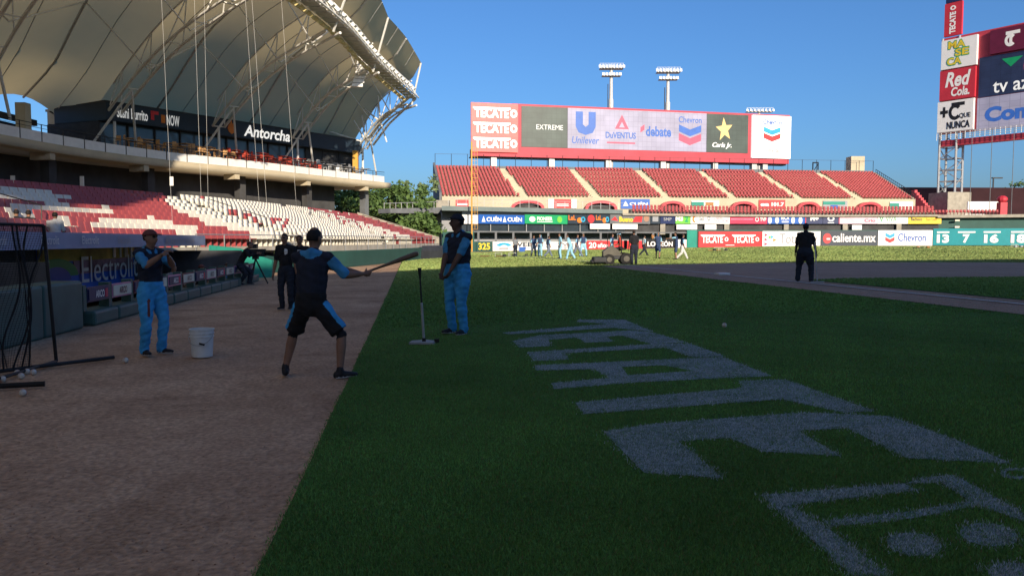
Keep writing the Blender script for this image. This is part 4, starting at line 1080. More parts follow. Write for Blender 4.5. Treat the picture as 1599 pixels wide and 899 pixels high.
def slab(x0, x1, z0, z1, p0, p1, mat, name):
    q = MB(); xs_ = np.linspace(x0, x1, max(2, int((x1 - x0) / 30)))
    for xa, xb in zip(xs_[:-1], xs_[1:]):
        A, B, C_, D = ray_poly(xa, p0), ray_poly(xb, p0), ray_poly(xb, p1), ray_poly(xa, p1)
        q.hexa([(A.x, A.y, z0), (B.x, B.y, z0), (C_.x, C_.y, z0), (D.x, D.y, z0), (A.x, A.y, z1), (B.x, B.y, z1), (C_.x, C_.y, z1), (D.x, D.y, z1)])
    return q.build(name, mat, bk)
M('roof_teal', (0.16, 0.20, 0.20), .7, .12, .5)
slab(690, 972, 5.42, 6.0, SL0, SL1, 'roof_teal', 'terrace_roof')
slab(972, 1463, 5.20, 5.5, SL0, SL1, 'concrete', 'terrace_floor')
slab(1463, 1700, 5.0, 5.45, SL0, SL1, 'concrete', 'terrace_edge')
q = MB(); fseg(q, W2, 1463, 1700, 3.3, 5.0, .2); q.build('recessed_wall', 'wall_green', bk)
a = ray_poly(1492, UP)
for z in (3.6, 4.6): q = MB(); q.box((a.x, a.y - .2, z), (.7, .3, .25)); q.build('wall_lamp', 'cream', bk)
# small furniture in the openings: pale tables
for x0, x1 in ((921, 952), (956, 995), (1056, 1088), (1100, 1118), (1330, 1345)):
    a, b = ray_poly(x0, UP), ray_poly(x1, UP); q = MB(); q.seg(a, b, 3.2, 3.95, .1); q.build('wind_screen', 'ad_white', bk)
# band of signs
def band(label, x0, x1, mat, y0=335.5, y1=349.5): return wsign('banner', label, 'sign', UP, x0, x1, y0, y1, mat, .08)
s = band('blank white banner beside the foul pole', 722, 746.5, 'ad_white')
s = band('blue banner with two white wordmarks right of the foul pole', 747, 819, 'ad_blue')
for u in (.07, .52): s.poly('emblem', [(u, .2), (u + .08, .2), (u + .04, .85)], 'ad_white'); s.text('CUÉN', u + .10, u + .42, .25, .85, 'ad_white', .03)
s = band('green banner with a white wordmark and pale round crest', 819.5, 886, 'ad_green'); s.ell('emblem', .17, .5, .07, .3, 'ad_white'); s.text('PIONEER', .28, .64, .35, .78, 'ad_white', .03); s.rect('line', .28, .64, .18, .26, 'ad_white'); s.ell('crest', .81, .5, .06, .36, 'ad_lime')
s = band('left black banner with colourful script lettering', 886.5, 916, 'ad_dark'); s.text('LaL', .03, .42, .4, .95, 'ad_orange', .03); s.ell('emblem', .62, .4, .14, .3, 'ad_orange'); s.ell('emblem', .80, .5, .12, .3, 'ad_cyan', inner=.5)
s = band('black banner with a red round crest between the colourful ones', 916.5, 929, 'ad_dark'); s.ell('crest', .5, .55, .42, .45, 'ad_red')
s = band('right black banner with colourful script lettering', 929.5, 952, 'ad_dark'); s.text('LaL', .03, .42, .4, .95, 'ad_orange', .03); s.ell('emblem', .62, .4, .14, .3, 'ad_orange'); s.ell('emblem', .82, .5, .12, .3, 'ad_cyan', inner=.5)
s = band('dark banner with yellow lettering on red shapes', 952.5, 1015, 'mid_grey'); s.poly('shape', [(.02, .4), (.12, .8), (.2, .3)], 'ad_red'); s.poly('shape', [(.55, .2), (.62, .8), (.8, .85), (.78, .2)], 'ad_red'); s.text('Bueno', .22, .56, .2, .8, 'ad_yellow', .04); s.ell('shape', .9, .6, .07, .35, 'skin_light')
s = band('small dark grey banner with a pale square emblem', 1015.5, 1030.5, 'ad_dark'); s.rect('emblem', .2, .8, .25, .85, 'ad_grey')
s = band('small navy banner with pale lettering', 1031, 1054, 'ad_navy'); s.text('SMP', .2, .75, .35, .7, 'ad_grey', .02)
s = band('lime green banner with white figures', 1054.5, 1077.5, 'ad_lime'); s.text('M3', .0, .5, .3, .85, 'ad_white', .05); s.text('2', .62, .85, .2, .9, 'ad_green', .05)
s = band('white banner with an orange arc and faint red lines of lettering', 1078, 1139, 'ad_white'); s.ell('emblem', .14, .5, .1, .42, 'ad_orange', a0=110, a1=250, inner=.6); s.text('SMR', .2, .36, .3, .72, 'ad_grey', .02); s.ell('crest', .46, .6, .04, .3, 'ad_grey', inner=.4); s.text('GOBIERNO DE', .56, .98, .52, .72, 'ad_pink', .01); s.text('CULIACAN MX', .56, .98, .22, .42, 'ad_pink', .01)
s = band('crimson banner with white lettering at its right end', 1139.5, 1197.5, 'ad_rose'); s.rect('line', .02, .62, .46, .56, 'ad_pink'); s.ell('emblem', .72, .5, .05, .26, 'ad_white', inner=.7); s.text('TVP', .8, .97, .3, .7, 'ad_white', .03)
s = band('blue banner with pale bottle shapes', 1198, 1256, 'ad_blue'); s.text('RICA', .36, .58, .45, .85, 'ad_white', .04); s.rect('line', .38, .56, .15, .3, 'ad_white')
for u in (.06, .25, .68, .88): s.ell('bottle', u, .4, .05, .38, 'ad_white')
s = band('navy banner with a white letter and plus sign', 1258, 1284, 'ad_navy'); s.text('M+', .25, .75, .35, .85, 'ad_white', .06); s.rect('edge', -.06, 0, 0, 1, 'ad_rose')
s = band('navy banner with a white ring emblem', 1284.5, 1309, 'ad_navy'); s.ell('emblem', .5, .58, .22, .30, 'ad_white', inner=.55); s.rect('line', .3, .7, .08, .16, 'ad_white'); s.rect('edge', 1.0, 1.05, 0, 1, 'ad_rose')
M('ad_palepink', (.72, .52, .60), .5, .12, .6)
s = band('pale pink banner with a faint wordmark', 1310.5, 1369, 'ad_palepink'); s.text('Crio', .66, .95, .2, .55, 'ad_rose', .02)
s = band('white banner with thin teal lettering', 1369.5, 1417, 'ad_white'); s.poly('emblem', [(.05, .85), (.13, .2), (.20, .85), (.16, .85), (.13, .4), (.09, .85)], 'ad_green'); s.text('VIVA', .27, .62, .25, .85, 'ad_green', -.005)
s = band('bright yellow banner at the right end of the band', 1417.5, 1469, 'ad_yellow'); s.text('Bachoco', .08, .42, .35, .7, 'ad_dark', .02); s.text('San Luis', .54, .86, .35, .65, 'ad_orange', .0)

# ---- left-field seating deck
BLp, BRp, TLp, TRp = Vector((-11.2, 126.5, 8.5)), Vector((68.3, 134.8, 8.5)), Vector((-13.7, 141.5, 14.5)), Vector((69.4, 152.5, 14.3))
lf = thing('outfield_stand', (28, 136, 0), 'steep red seating stand beyond left field below the big scoreboard', 'grandstand')
NR = 19
def dp(u, v_): return BLp.lerp(BRp, u).lerp(TLp.lerp(TRp, u), v_)
for k in range(NR):
    q = MB(); a0, a1 = dp(0, k / NR), dp(1, k / NR); b0, b1 = dp(0, (k + 1) / NR), dp(1, (k + 1) / NR); zl = a0.z - .35
    q.hexa([(a0.x, a0.y, zl - .6), (a1.x, a1.y, zl - .6), (b1.x, b1.y, zl - .6), (b0.x, b0.y, zl - .6), (a0.x, a0.y, a0.z), (a1.x, a1.y, a1.z), (b1.x, b1.y, a1.z), (b0.x, b0.y, a0.z)])
    q.build('step', 'beige', lf)
au = []
for xb, xt in ((818, 782), (931, 891), (1040, 995), (1144, 1091), (1246, 1184), (1341, 1275)):
    LB, LT = [(BLp.x, BLp.y), (BRp.x, BRp.y)], [(TLp.x, TLp.y), (TRp.x, TRp.y)]
    ub = (ray_poly(xb, LB, 309).xy - BLp.xy).length / (BRp - BLp).xy.length; ut = (ray_poly(xt, LT, 266).xy - TLp.xy).length / (TRp - TLp).xy.length
    au.append((ub, ut))
fs_ = []
rzf = math.atan2((BRp - BLp).y, (BRp - BLp).x)
for k in range(NR):
    v_ = (k + .45) / NR; L_ = (dp(1, v_) - dp(0, v_)).length; m_ = int(L_ / .60)
    for j in range(m_):
        u = (j + .5) / m_
        if any(abs(u - (ub + (ut - ub) * v_)) * L_ < 0.75 for ub, ut in au): continue
        p = dp(u, v_); fs_.append((p.x, p.y, dp(u, k / NR).z, rzf, False))
merge_seats(fs_, 'stadium_seats', 'sunlit red plastic seats filling the stand below the big scoreboard', ['seat_red'])
for ub, ut in au:
    q = MB()
    for k in range(NR):
        p = dp(ub + (ut - ub) * (k + .3) / NR, k / NR); q.box((p.x, p.y + .3, p.z + .12), (1.25, .5, .24), rzf); 
    q.build('aisle_steps', 'beige', lf)
q = MB(); q.seg(BLp, BRp, 5.5, 8.55, .3, 0.0); q.build('front_wall', 'beige', lf)
q = MB(); q.seg(TLp, TRp, 5.5, 14.9, .3, 1.0); q.build('rear_wall', 'mid_grey', lf)
q = MB(); a, b = BLp, TLp; q.prism([(a.x, a.y, 3), (b.x, b.y, 3), (b.x, b.y, 15.4), (a.x, a.y, 9.2)], (-.4, 0, 0)); q.build('side_wall', 'mid_grey', lf)
q = MB(); a, b = BRp, TRp; q.prism([(a.x, a.y, 3), (b.x, b.y, 3), (b.x, b.y, 14.6), (a.x, a.y, 8.6)], (.4, 0, 0)); q.build('side_wall', 'beige', lf)
for k in range(20):
    p = dp(1, k / 20); q = MB(); q.tube((p.x + .2, p.y, p.z), (p.x + .2, p.y, p.z + 1.1), .05, 5)
    if k < 19: p2 = dp(1, (k + 1) / 20); q.tube((p.x + .2, p.y, p.z + 1.05), (p2.x + .2, p2.y, p2.z + 1.05), .05, 5); q.tube((p.x + .2, p.y, p.z + .5), (p2.x + .2, p2.y, p2.z + .5), .04, 5)
    q.build('side_railing', 'black_metal', lf)
# fence along the top row
for k in range(30):
    p = dp(k / 29, 1.0); q = MB(); q.tube((p.x, p.y, p.z), (p.x, p.y, p.z + 2.5), .05, 5)
    if k < 29: p2 = dp((k + 1) / 29, 1.0); q.tube((p.x, p.y, p.z + 2.45), (p2.x, p2.y, p2.z + 2.45), .03, 4)
    q.build('fence_post', 'black_metal', lf)
# arched entrances with red hoods
LBp = [(BLp.x, BLp.y - .2), (BRp.x, BRp.y - .2)]
for x0, x1 in ((797, 849), (912, 962), (1028, 1068), (1138, 1178), (1241, 1277), (1334, 1373)):
    a, b = ray_poly(x0, LBp, 318), ray_poly(x1, LBp, 318); d = (b - a).normalized(); w = (b - a).length; nn = Vector((d.y, -d.x, 0)); z0 = 6.55; hh = 1.45
    outp, inp = [], []
    for k in range(13):
        t = math.pi * k / 12; c, s_ = math.cos(t), math.sin(t)
        m_ = (a + b) / 2; outp.append(m_ - d * (w / 2 * c) + Vector((0, 0, z0 + hh * s_ ** .8))); inp.append(m_ - d * ((w / 2 - .45) * c) + Vector((0, 0, z0 + (hh - .42) * s_ ** .8)))
    q = MB(); q.prism(outp + inp[::-1], nn * 1.1); q.build('arch_hood', 'red_paint', lf)
    q = MB(); q.prism([p + nn * .05 for p in inp], nn * .1); q.build('arch_opening', 'concrete_dark', lf)
# posters on the front wall
PW = [(BLp.x, BLp.y - .45), (BRp.x, BRp.y - .45)]
def poster(label, x0, x1, y0, y1, mat): return wsign('poster', label, 'poster', PW, x0, x1, y0, y1, mat, .06)
s = poster('small red poster on the beige wall behind the foul pole', 712, 732, 312, 324, 'ad_red'); s.rect('line', .1, .9, .3, .5, 'ad_white')
s = poster('red and white poster between the first two arches', 856, 900, 311, 325, 'ad_red'); s.rect('edge', 0, .2, 0, 1, 'ad_white'); s.rect('edge', .82, 1, 0, 1, 'ad_white'); s.rect('line', .3, .72, .4, .48, 'ad_white'); s.rect('line', .3, .72, .22, .3, 'ad_white')
s = poster('blue poster with a white wordmark on the beige wall', 969, 1014, 311, 326, 'ad_blue'); s.poly('emblem', [(.08, .3), (.26, .3), (.16, .8)], 'ad_white'); s.text('CUÉN', .30, .93, .35, .72, 'ad_white', .03)
s = poster('green and white poster between the third and fourth arches', 1079, 1122, 313, 322, 'ad_white'); s.rect('print', 0, .45, 0, .75, 'turf_wall'); s.rect('print', .5, .8, .1, .7, 'leather')
s = poster('red radio station poster with white lettering', 1184, 1225, 312, 326, 'ad_red'); s.text('exa 101.7', .06, .95, .28, .72, 'ad_white', .04)
s = poster('pale poster with green and blue print between the last two arches', 1284, 1322, 313.5, 327, 'ad_grey'); s.rect('print', .0, .9, .55, .9, 'turf_wall'); s.rect('print', .3, .6, .1, .5, 'ad_blue')
s = poster('green and white poster at the right end of the beige wall', 1388, 1424, 315, 327, 'ad_white'); s.rect('print', 0, .4, 0, .8, 'turf_wall'); s.rect('print', .5, .95, .1, .4, 'cream')
# three front rows of red seats on the right terrace
TS = []
for k in range(3):
    pl = [tuple(p) for p in offset_poly(smooth_poly(FENCE, 2.0), 3.0 + k * .85)]
    x = 990.0
    while x < (1459 if k else 1570):
        a, b = ray_poly(x, pl), ray_poly(x + 5.0, pl); TS.append((a.x, a.y, 5.5 + k * .35, math.atan2((b - a).y, (b - a).x), False)); x += 5.6 if x < 1470 else (5.6 if random.random() > .15 else 17)
merge_seats(TS, 'stadium_seats', 'red plastic seats in three rows on the terrace above the sign band', ['seat_red'])
for k in range(3):
    q = MB(); fseg(q, [tuple(p) for p in offset_poly(smooth_poly(FENCE, 2.0), 2.75 + k * .85)], 985, 1460, 5.3, 5.5 + k * .35, .8); q.build('terrace_step', 'concrete', bk)
# terrace railing on the left roof
for x in np.arange(700, 975, 14):
    a, b = ray_poly(x, SL0), ray_poly(min(x + 14, 975), SL0); q = MB(); q.tube((a.x, a.y + .2, 6), (a.x, a.y + .2, 7.0), .03, 4); q.tube((a.x, a.y + .2, 6.98), (b.x, b.y + .2, 6.98), .03, 4); q.tube((a.x, a.y + .2, 6.5), (b.x, b.y + .2, 6.5), .02, 4); q.build('terrace_railing', 'galv', bk)

# ================================================================ BIG SCOREBOARD over left field
SA, SB = Vector((at(736, 200, 150).x, 150)), Vector((at(1233, 200, 166).x, 166))
SBL = [tuple(SA - (SB - SA) * .05), tuple(SB + (SB - SA) * .05)]; SL_ = (SB - SA).length
sc_ = thing('scoreboard', (*((SA + SB) / 2), 0), 'long red framed video scoreboard above the outfield seats', 'scoreboard')
def sz(px, py): return at(px, py, ray_poly(px, SBL, 200).y).z
zT, zBt = 27.7, 17.5
zS1, zS0 = (sz(814, 166) + sz(1168, 180)) / 2, (sz(814, 230) + sz(1168, 239)) / 2
sn = Vector(((SB - SA).normalized().y, -(SB - SA).normalized().x))
q = MB(); q.seg(ray_poly(800, SBL, 200), SB, zBt, zT - .15, 1.6, 1.0); q.seg(SA, ray_poly(800, SBL, 200), zBt, zBt + 1.3, 1.6, 1.0); q.build('frame', 'red_frame', sc_)
class Brd(Sign):
    def __init__(s, name, x0, x1, z0, z1, mat, proud=.1, th=.3):
        a, b = ray_poly(x0, SBL, 200), ray_poly(x1, SBL, 200); n2 = Vector((sn.x, sn.y, 0)) * proud
        super().__init__(name, '', '', (a + n2).xy, (b + n2).xy, z0, z1, mat, th, parent=sc_)
s = Brd('beer_panel', 735, 808, sz(770, 238), sz(770, 162), 'screen_lit_red', .5, .5)
for t in (.70, .39, .08): 
    s.text('TECATE', .07, .80, t, t + .20, 'screen_lit_white', .04); s.rect('stroke', .04, .84, t + .18, t + .215, 'screen_lit_white'); s.ell('emblem', .905, t + .10, .075, .085, 'screen_lit_white', inner=.45)
s = Brd('screen_panel', 814, 886, zS0, zS1, 'screen_dark'); s.text('EXTREME', .32, .90, .44, .56, 'screen_white', .0)
s = Brd('screen_panel', 886.3, 942, zS0, zS1, 'screen_lav')
s.poly('emblem', [(.22, .92), (.22, .55), (.30, .40), (.5, .34), (.70, .40), (.78, .55), (.78, .92), (.58, .92), (.58, .60), (.5, .54), (.42, .60), (.42, .92)], 'screen_blue'); s.text('Unilever', .12, .88, .12, .30, 'screen_blue', .01, .2)
s = Brd('screen_panel', 942.1, 997, zS0, zS1, 'screen_lav'); s.poly('emblem', [(.32, .52), (.72, .52), (.52, .88)], 'screen_red'); s.poly('emblem', [(.44, .56), (.60, .56), (.52, .70)], 'screen_lav'); s.text('DuVENTUS', .06, .92, .28, .44, 'screen_blue', .02); s.rect('line', .1, .9, .15, .19, 'screen_red')
s = Brd('screen_panel', 997.1, 1052, zS0, zS1, 'screen_lav'); s.poly('emblem', [(.05, .45), (.05, .58), (.16, .66), (.16, .52)], 'screen_red'); s.text('debate', .20, .92, .36, .62, 'screen_blue', .03)
s = Brd('screen_panel', 1052.1, 1103, zS0, zS1, 'screen_lav'); s.text('Chevron', .14, .84, .74, .90, 'screen_blue', .01); chevron(s, .49, .42, .34, .27, 'screen_blue', 'screen_red')
s = Brd('screen_panel', 1103.3, 1168, zS0, zS1, 'screen_dark'); cst = [(.42 + .21 * (1 if k % 2 == 0 else .42) * math.cos(R(96 + 36 * k)), .60 + .32 * (1 if k % 2 == 0 else .42) * math.sin(R(96 + 36 * k))) for k in range(10)]
s.poly('star', cst, 'screen_gold'); s.text("Carls Jr.", .14, .60, .10, .26, 'screen_lit_white', .01, .25)
s = Brd('white_panel', 1173, 1233, sz(1203, 247.5), sz(1203, 181.5), 'screen_lit_white', .5, .6); s.text('Chevron', .27, .76, .79, .91, 'ad_blue', .03); chevron(s, .51, .56, .22, .18, 'ad_cyan', 'ad_red'); s.text('Culiacán', .26, .74, .14, .24, 'ad_grey', .03)
for x in (770, 861, 950, 1036, 1118, 1179, 1196):
    a = ray_poly(x, SBL, 240); q = MB(); q.box((a.x, a.y + 1.2, zBt / 2), (1.1, 1.1, zBt), .25); q.build('support_post', 'steel', sc_)
q = MB(); q.seg(SA - sn * 1.0, SB - sn * 1.0, zBt - .25, zBt - .02, 1.6, 1.0); q.build('under_walkway', 'mid_grey', sc_)
# ---- floodlight masts behind
def mast(label, px, ytop, Y, grp, w=36):
    p = at(px, 300, Y); zt = at(px, ytop, Y).z; m_ = Y / F
    t = thing('floodlight_mast', (p.x, p.y, 0), label, 'floodlight mast', grp)
    q = MB(); q.tube((p.x, p.y, 0), (p.x, p.y, zt * .82), .7, 10, .6); q.tube((p.x, p.y, zt * .82), (p.x, p.y, zt), .45, 10, .35); q.build('pole', 'steel', t)
    q = MB(); q.box((p.x - .75, p.y, zt * .5 - 2), (.15, .4, zt * .9)); q.build('ladder', 'dark_grey', t)
    q = MB(); q.box((p.x, p.y, zt - .6), (w * m_, 2.2, .12)); q.box((p.x, p.y, zt - 2.3), (w * m_ * .8, 1.8, .12)); 
    for k in range(9): xx = p.x - w * m_ / 2 + w * m_ * k / 8; q.tube((xx, p.y - 1.0, zt - .6), (xx, p.y - 1.0, zt + .5), .04, 4)
    q.tube((p.x - w * m_ / 2, p.y - 1, zt + .5), (p.x + w * m_ / 2, p.y - 1, zt + .5), .04, 4); q.build('platform', 'steel', t)
    for row, zz in ((0, zt - .1), (1, zt - 1.9)):
        for k in range(8 if row == 0 else 6):
            f_ = (k - (3.5 if row == 0 else 2.5)) / 7.0
            q = MB(); xx = p.x + f_ * w * m_; q.hexa([(xx - .3, p.y - 1.5, zz - .5), (xx + .3, p.y - 1.5, zz - .5), (xx + .2, p.y - .9, zz - .4), (xx - .2, p.y - .9, zz - .4), (xx - .3, p.y - 1.3, zz + .2), (xx + .3, p.y - 1.3, zz + .2), (xx + .2, p.y - .8, zz + .1), (xx - .2, p.y - .8, zz + .1)]); q.build('floodlight', 'lamp_glass', t)
mast('left of the two tall floodlight masts rising behind the scoreboard', 953, 104, 190, 'floodlight masts behind the scoreboard')
mast('right of the two tall floodlight masts rising behind the scoreboard', 1041, 110, 195, 'floodlight masts behind the scoreboard')
mast('distant floodlight mast whose head just clears the scoreboard top near the white panel', 1183, 172, 240, 'floodlight masts behind the scoreboard', 40)
# roof-top hut and ladder frame at the right end of the stand
p = at(1335, 272, 154); q = MB(); q.box((p.x, p.y, 16.2), (2.6, 2.4, 3.0)); o = solo(q, 'roof_hut', 'beige', (p.x, p.y, 14.6), 'small beige hut on top of the red stand', 'hut')
p = at(1273, 272, 153); q = MB(); 
for dx in (-.5, .5): q.tube((p.x + dx, p.y, 14.4), (p.x + dx, p.y, 16.6), .12, 5)
q.tube((p.x - .5, p.y, 16.5), (p.x + .5, p.y, 16.5), .12, 5); q.tube((p.x - .5, p.y, 14.6), (p.x + .5, p.y, 16.3), .08, 5)
solo(q, 'ladder_frame', 'black_metal', (p.x, p.y, 14.4), 'small dark steel frame on top of the red stand', 'frame')

# ================================================================ RIGHT SCOREBOARD TOWER
RA = at(1467, 200, 150).xy; RD = Vector((0.574, -0.819)).normalized(); RBv = RA + RD * 39
RBL = [tuple(RA - RD * 3), tuple(RBv)]
rs = thing('scoreboard_tower', (*(RA + RD * 8), 0), 'red framed scoreboard on a grey lattice tower at the right edge', 'scoreboard')
rn = Vector((RD.y, -RD.x))
def rz2(px, py): return at(px, py, ray_poly(px, RBL, 150).y).z
z_bot, z_top = rz2(1470, 222), rz2(1500, 55)
q = MB(); q.seg(RA, RBv, z_bot - .9, z_bot + .2, 1.4, 1.0); q.seg(RA, RBv, z_bot + 1.4, z_top, 1.2, 1.0); q.build('frame', 'red_frame', rs)
class RB_(Sign):
    def __init__(s, name, x0, x1, z0, z1, mat, proud=.15, th=.35):
        a, b = ray_poly(x0, RBL, 130), ray_poly(x1, RBL, 130); n2 = Vector((rn.x, rn.y, 0)) * proud
        super().__init__(name, '', '', (a + n2).xy, (b + n2).xy, z0, z1, mat, th, parent=rs)
s = RB_('sign_panel', 1471, 1526, rz2(1498, 106), rz2(1498, 60), 'ad_white', .6, .8)
for body, u0, u1, t0 in (('MA', .2, .68, .68), ('SE', .40, .78, .40), ('CA', .18, .58, .12)): s.text(body, u0 - .02, u1 + .02, t0 - .03, t0 + .27, 'ad_green', .07); s.text(body, u0, u1, t0, t0 + .24, 'ad_yellow', .03)
s = RB_('sign_panel', 1470, 1525, rz2(1498, 155), rz2(1498, 108), 'red_paint', .6, .8); s.text('Red', .16, .88, .42, .92, 'ad_white', .03, .25); s.text('Cola.', .34, .86, .10, .40, 'ad_white', .03, .15)
s = RB_('sign_panel', 1468, 1524, rz2(1497, 205), rz2(1497, 157), 'ad_white', .6, .8); s.text('+', .08, .30, .48, .82, 'ad_black', .05); s.ell('emblem', .50, .62, .18, .26, 'ad_black', a0=40, a1=320, inner=.55); s.rect('emblem', .40, .76, .82, .93, 'ad_black'); s.text('QUE', .62, .93, .38, .56, 'ad_black', .02); s.text('NUNCA', .28, .92, .08, .32, 'ad_black', .03)
s = RB_('sign_panel', 1546, 1700, rz2(1580, 80), rz2(1580, 42), 'ad_maroon', .6, .8); s.ell('emblem', .22, .45, .06, .26, 'ad_white', a0=40, a1=320, inner=.5); s.rect('emblem', .17, .32, .68, .82, 'ad_white'); s.rect('emblem', .21, .24, .3, .7, 'ad_white')
s = RB_('video_screen', 1529, 1720, rz2(1580, 146), rz2(1580, 82), 'screen_navy', .2); s.text('tv azteca', .13, .72, .06, .34, 'screen_white', .01); s.poly('emblem', [(.20, .88), (.38, .88), (.28, .66)], 'ad_green'); s.ell('emblem', .46, .62, .07, .28, 'screen_red')
s = RB_('video_screen', 1528, 1720, rz2(1580, 200), rz2(1580, 147), 'screen_lav', .2); s.text('Comex', .07, .72, .24, .70, 'screen_blue', .05)
a = ray_poly(1472, RBL, 100); b = ray_poly(1499, RBL, 100); 
s = RB_('top_sign', 1472, 1499, z_top + .25, rz2(1486, 4), 'red_paint', .1, .5); s.text('TECATE', .30, .66, .06, .72, 'ad_white', .05, rot=True); s.ell('emblem', .48, .84, .16, .07, 'ad_white', inner=.5)
q = MB(); q.seg(ray_poly(1474, RBL, 100), ray_poly(1498, RBL, 100), rz2(1486, 3), rz2(1486, -12), .4, 1.0); q.build('top_cap', 'ad_navy', rs)
# maintenance walkway under the panels
q = MB()
for k in range(40):
    a = RA + RD * (.85 * k) + rn * .9
    q.tube((a.x, a.y, z_bot + .2), (a.x, a.y, z_bot + 1.5), .05, 4)
    b = a + RD * .85
    for zz in (.5, .85, 1.2, 1.5): q.tube((a.x, a.y, z_bot + zz), (b.x, b.y, z_bot + zz), .05, 4)
q.build('walkway_railing', 'steel', rs)
# lattice tower and concrete plinth
tw0 = ray_poly(1466, RBL, 260); tw1 = ray_poly(1492, RBL, 260)
q = MB(); base_z = rz2(1478, 301); P4 = [Vector((tw0.x, tw0.y)), Vector((tw1.x, tw1.y)), Vector((tw1.x, tw1.y)) - rn * 2.6, Vector((tw0.x, tw0.y)) - rn * 2.6]
for p_ in P4: q.tube((p_.x, p_.y, base_z), (p_.x, p_.y, z_top), .22, 8)
nz = 9; 
for k in range(nz):
    za, zb_ = base_z + (z_bot - base_z) * k / nz, base_z + (z_bot - base_z) * (k + 1) / nz
    for i in range(4):
        a, b = P4[i], P4[(i + 1) % 4]
        if k % 2 == 0: q.tube((a.x, a.y, za), (b.x, b.y, za), .10, 5)
        if k % 3 == i % 3: q.tube((a.x, a.y, za), (b.x, b.y, zb_ + 1.0), .09, 5)
q.build('lattice_tower', 'galv', rs)
q = MB(); mid = (P4[0] + P4[2]) / 2; q.box((mid.x, mid.y, base_z / 2), (5.0, 5.0, base_z), .2); q.build('plinth', 'concrete', rs)

# ================================================================ right background
q = MB(); a, b = at(1404, 300, 170), at(1660, 300, 150); q.seg(a.xy, b.xy, 0, (at(1404, 293, 170).z, at(1660, 294, 150).z), 3.0)
M('hall_wall', (.075, .03, .035), .7, .2, .3)
solo(q, 'maroon_hall', 'hall_wall', (a.x, a.y, 0), 'long dark maroon hall behind the right scoreboard tower', 'building')
q = MB()
for k in range(8): 
    a = at(1428 + k * 3.2, 297 + k * 4, 150 - k); q.box((a.x, a.y, a.z / 2), (.5, 1.2, a.z)); 
solo(q, 'ramp', 'red_paint', tuple(at(1440, 330, 146).xy.to_3d()), 'red stepped ramp at the right end of the outfield stand', 'ramp')
q = MB(); a = at(1575, 300, 185); q.box((a.x + 4, a.y, 5.4), (14, 10, 10.8)); 
solo(q, 'pale_building', 'cream', (a.x + 4, a.y, 0), 'pale building at the far right horizon', 'building')
q = MB(); a = at(1540, 300, 140); q.box((a.x, a.y, 7.6), (6.5, .3, 1.6)); q.box((a.x - 2, a.y, 5.6), (3.5, .3, 1.2)); 
solo(q, 'sponsor_hoarding', 'white', (a.x, a.y, 5), 'white hoarding on the far building right of the plinth', 'hoarding')
q = MB(); a = at(1565, 308, 128); q.box((a.x, a.y, 6.6), (1.1, 1.1, 2.2)); q.ball((a.x, a.y, 8.2), (.8, .8, .6)); solo(q, 'red_kiosk', 'red_paint', (a.x, a.y, 5.4), 'small red kiosk on the right terrace', 'kiosk')
for px, nm in ((1514, 'left'), (1545, 'middle'), (1579, 'right')):
    p = at(px, 330, 124); q = MB(); q.tube((p.x, p.y, 5.4), (p.x, p.y, 19), .05, 6); solo(q, 'net_pole', 'mid_grey', (p.x, p.y, 5.4), nm + ' of three slender net poles right of the lattice tower', 'pole', 'net poles beside the tower')
p = at(1551, 285, 170); q = MB(); q.tube((p.x, p.y, 0), (p.x, p.y, at(1551, 278, 170).z), .15, 6); q.box((p.x + .8, p.y, at(1551, 278, 170).z), (2.2, .5, .25)); solo(q, 'street_lamp', 'dark_grey', (p.x, p.y, 0), 'small street lamp on the horizon between the net poles', 'street lamp')
# ---- walkway between the left stand and the outfield block
wk = thing('footbridge', (at(650, 330, 108).x, 108, 0), 'grey concrete footbridge with railing between the two stands', 'footbridge')
a, b = at(600, 328, 104), at(694, 327, 112); q = MB(); q.seg(a.xy, b.xy, (zat(333, 104), zat(334, 112)), (zat(326, 104), zat(324, 112)), 2.5); q.build('deck', 'mid_grey', wk)
q = MB(); q.seg(a.xy, b.xy, (zat(318, 104), zat(315, 112)), (zat(317.2, 104), zat(314.2, 112)), .08)
for k in range(12): p = a.lerp(b, k / 11); q.tube((p.x, p.y, zat(326, p.y)), (p.x, p.y, zat(316, p.y)), .04, 4)
q.build('railing', 'galv', wk)
q = MB(); p = at(692, 320, 112); q.box((p.x, p.y, 3.6), (1.8, 1.8, 7.2)); q.build('pier', 'concrete', wk)
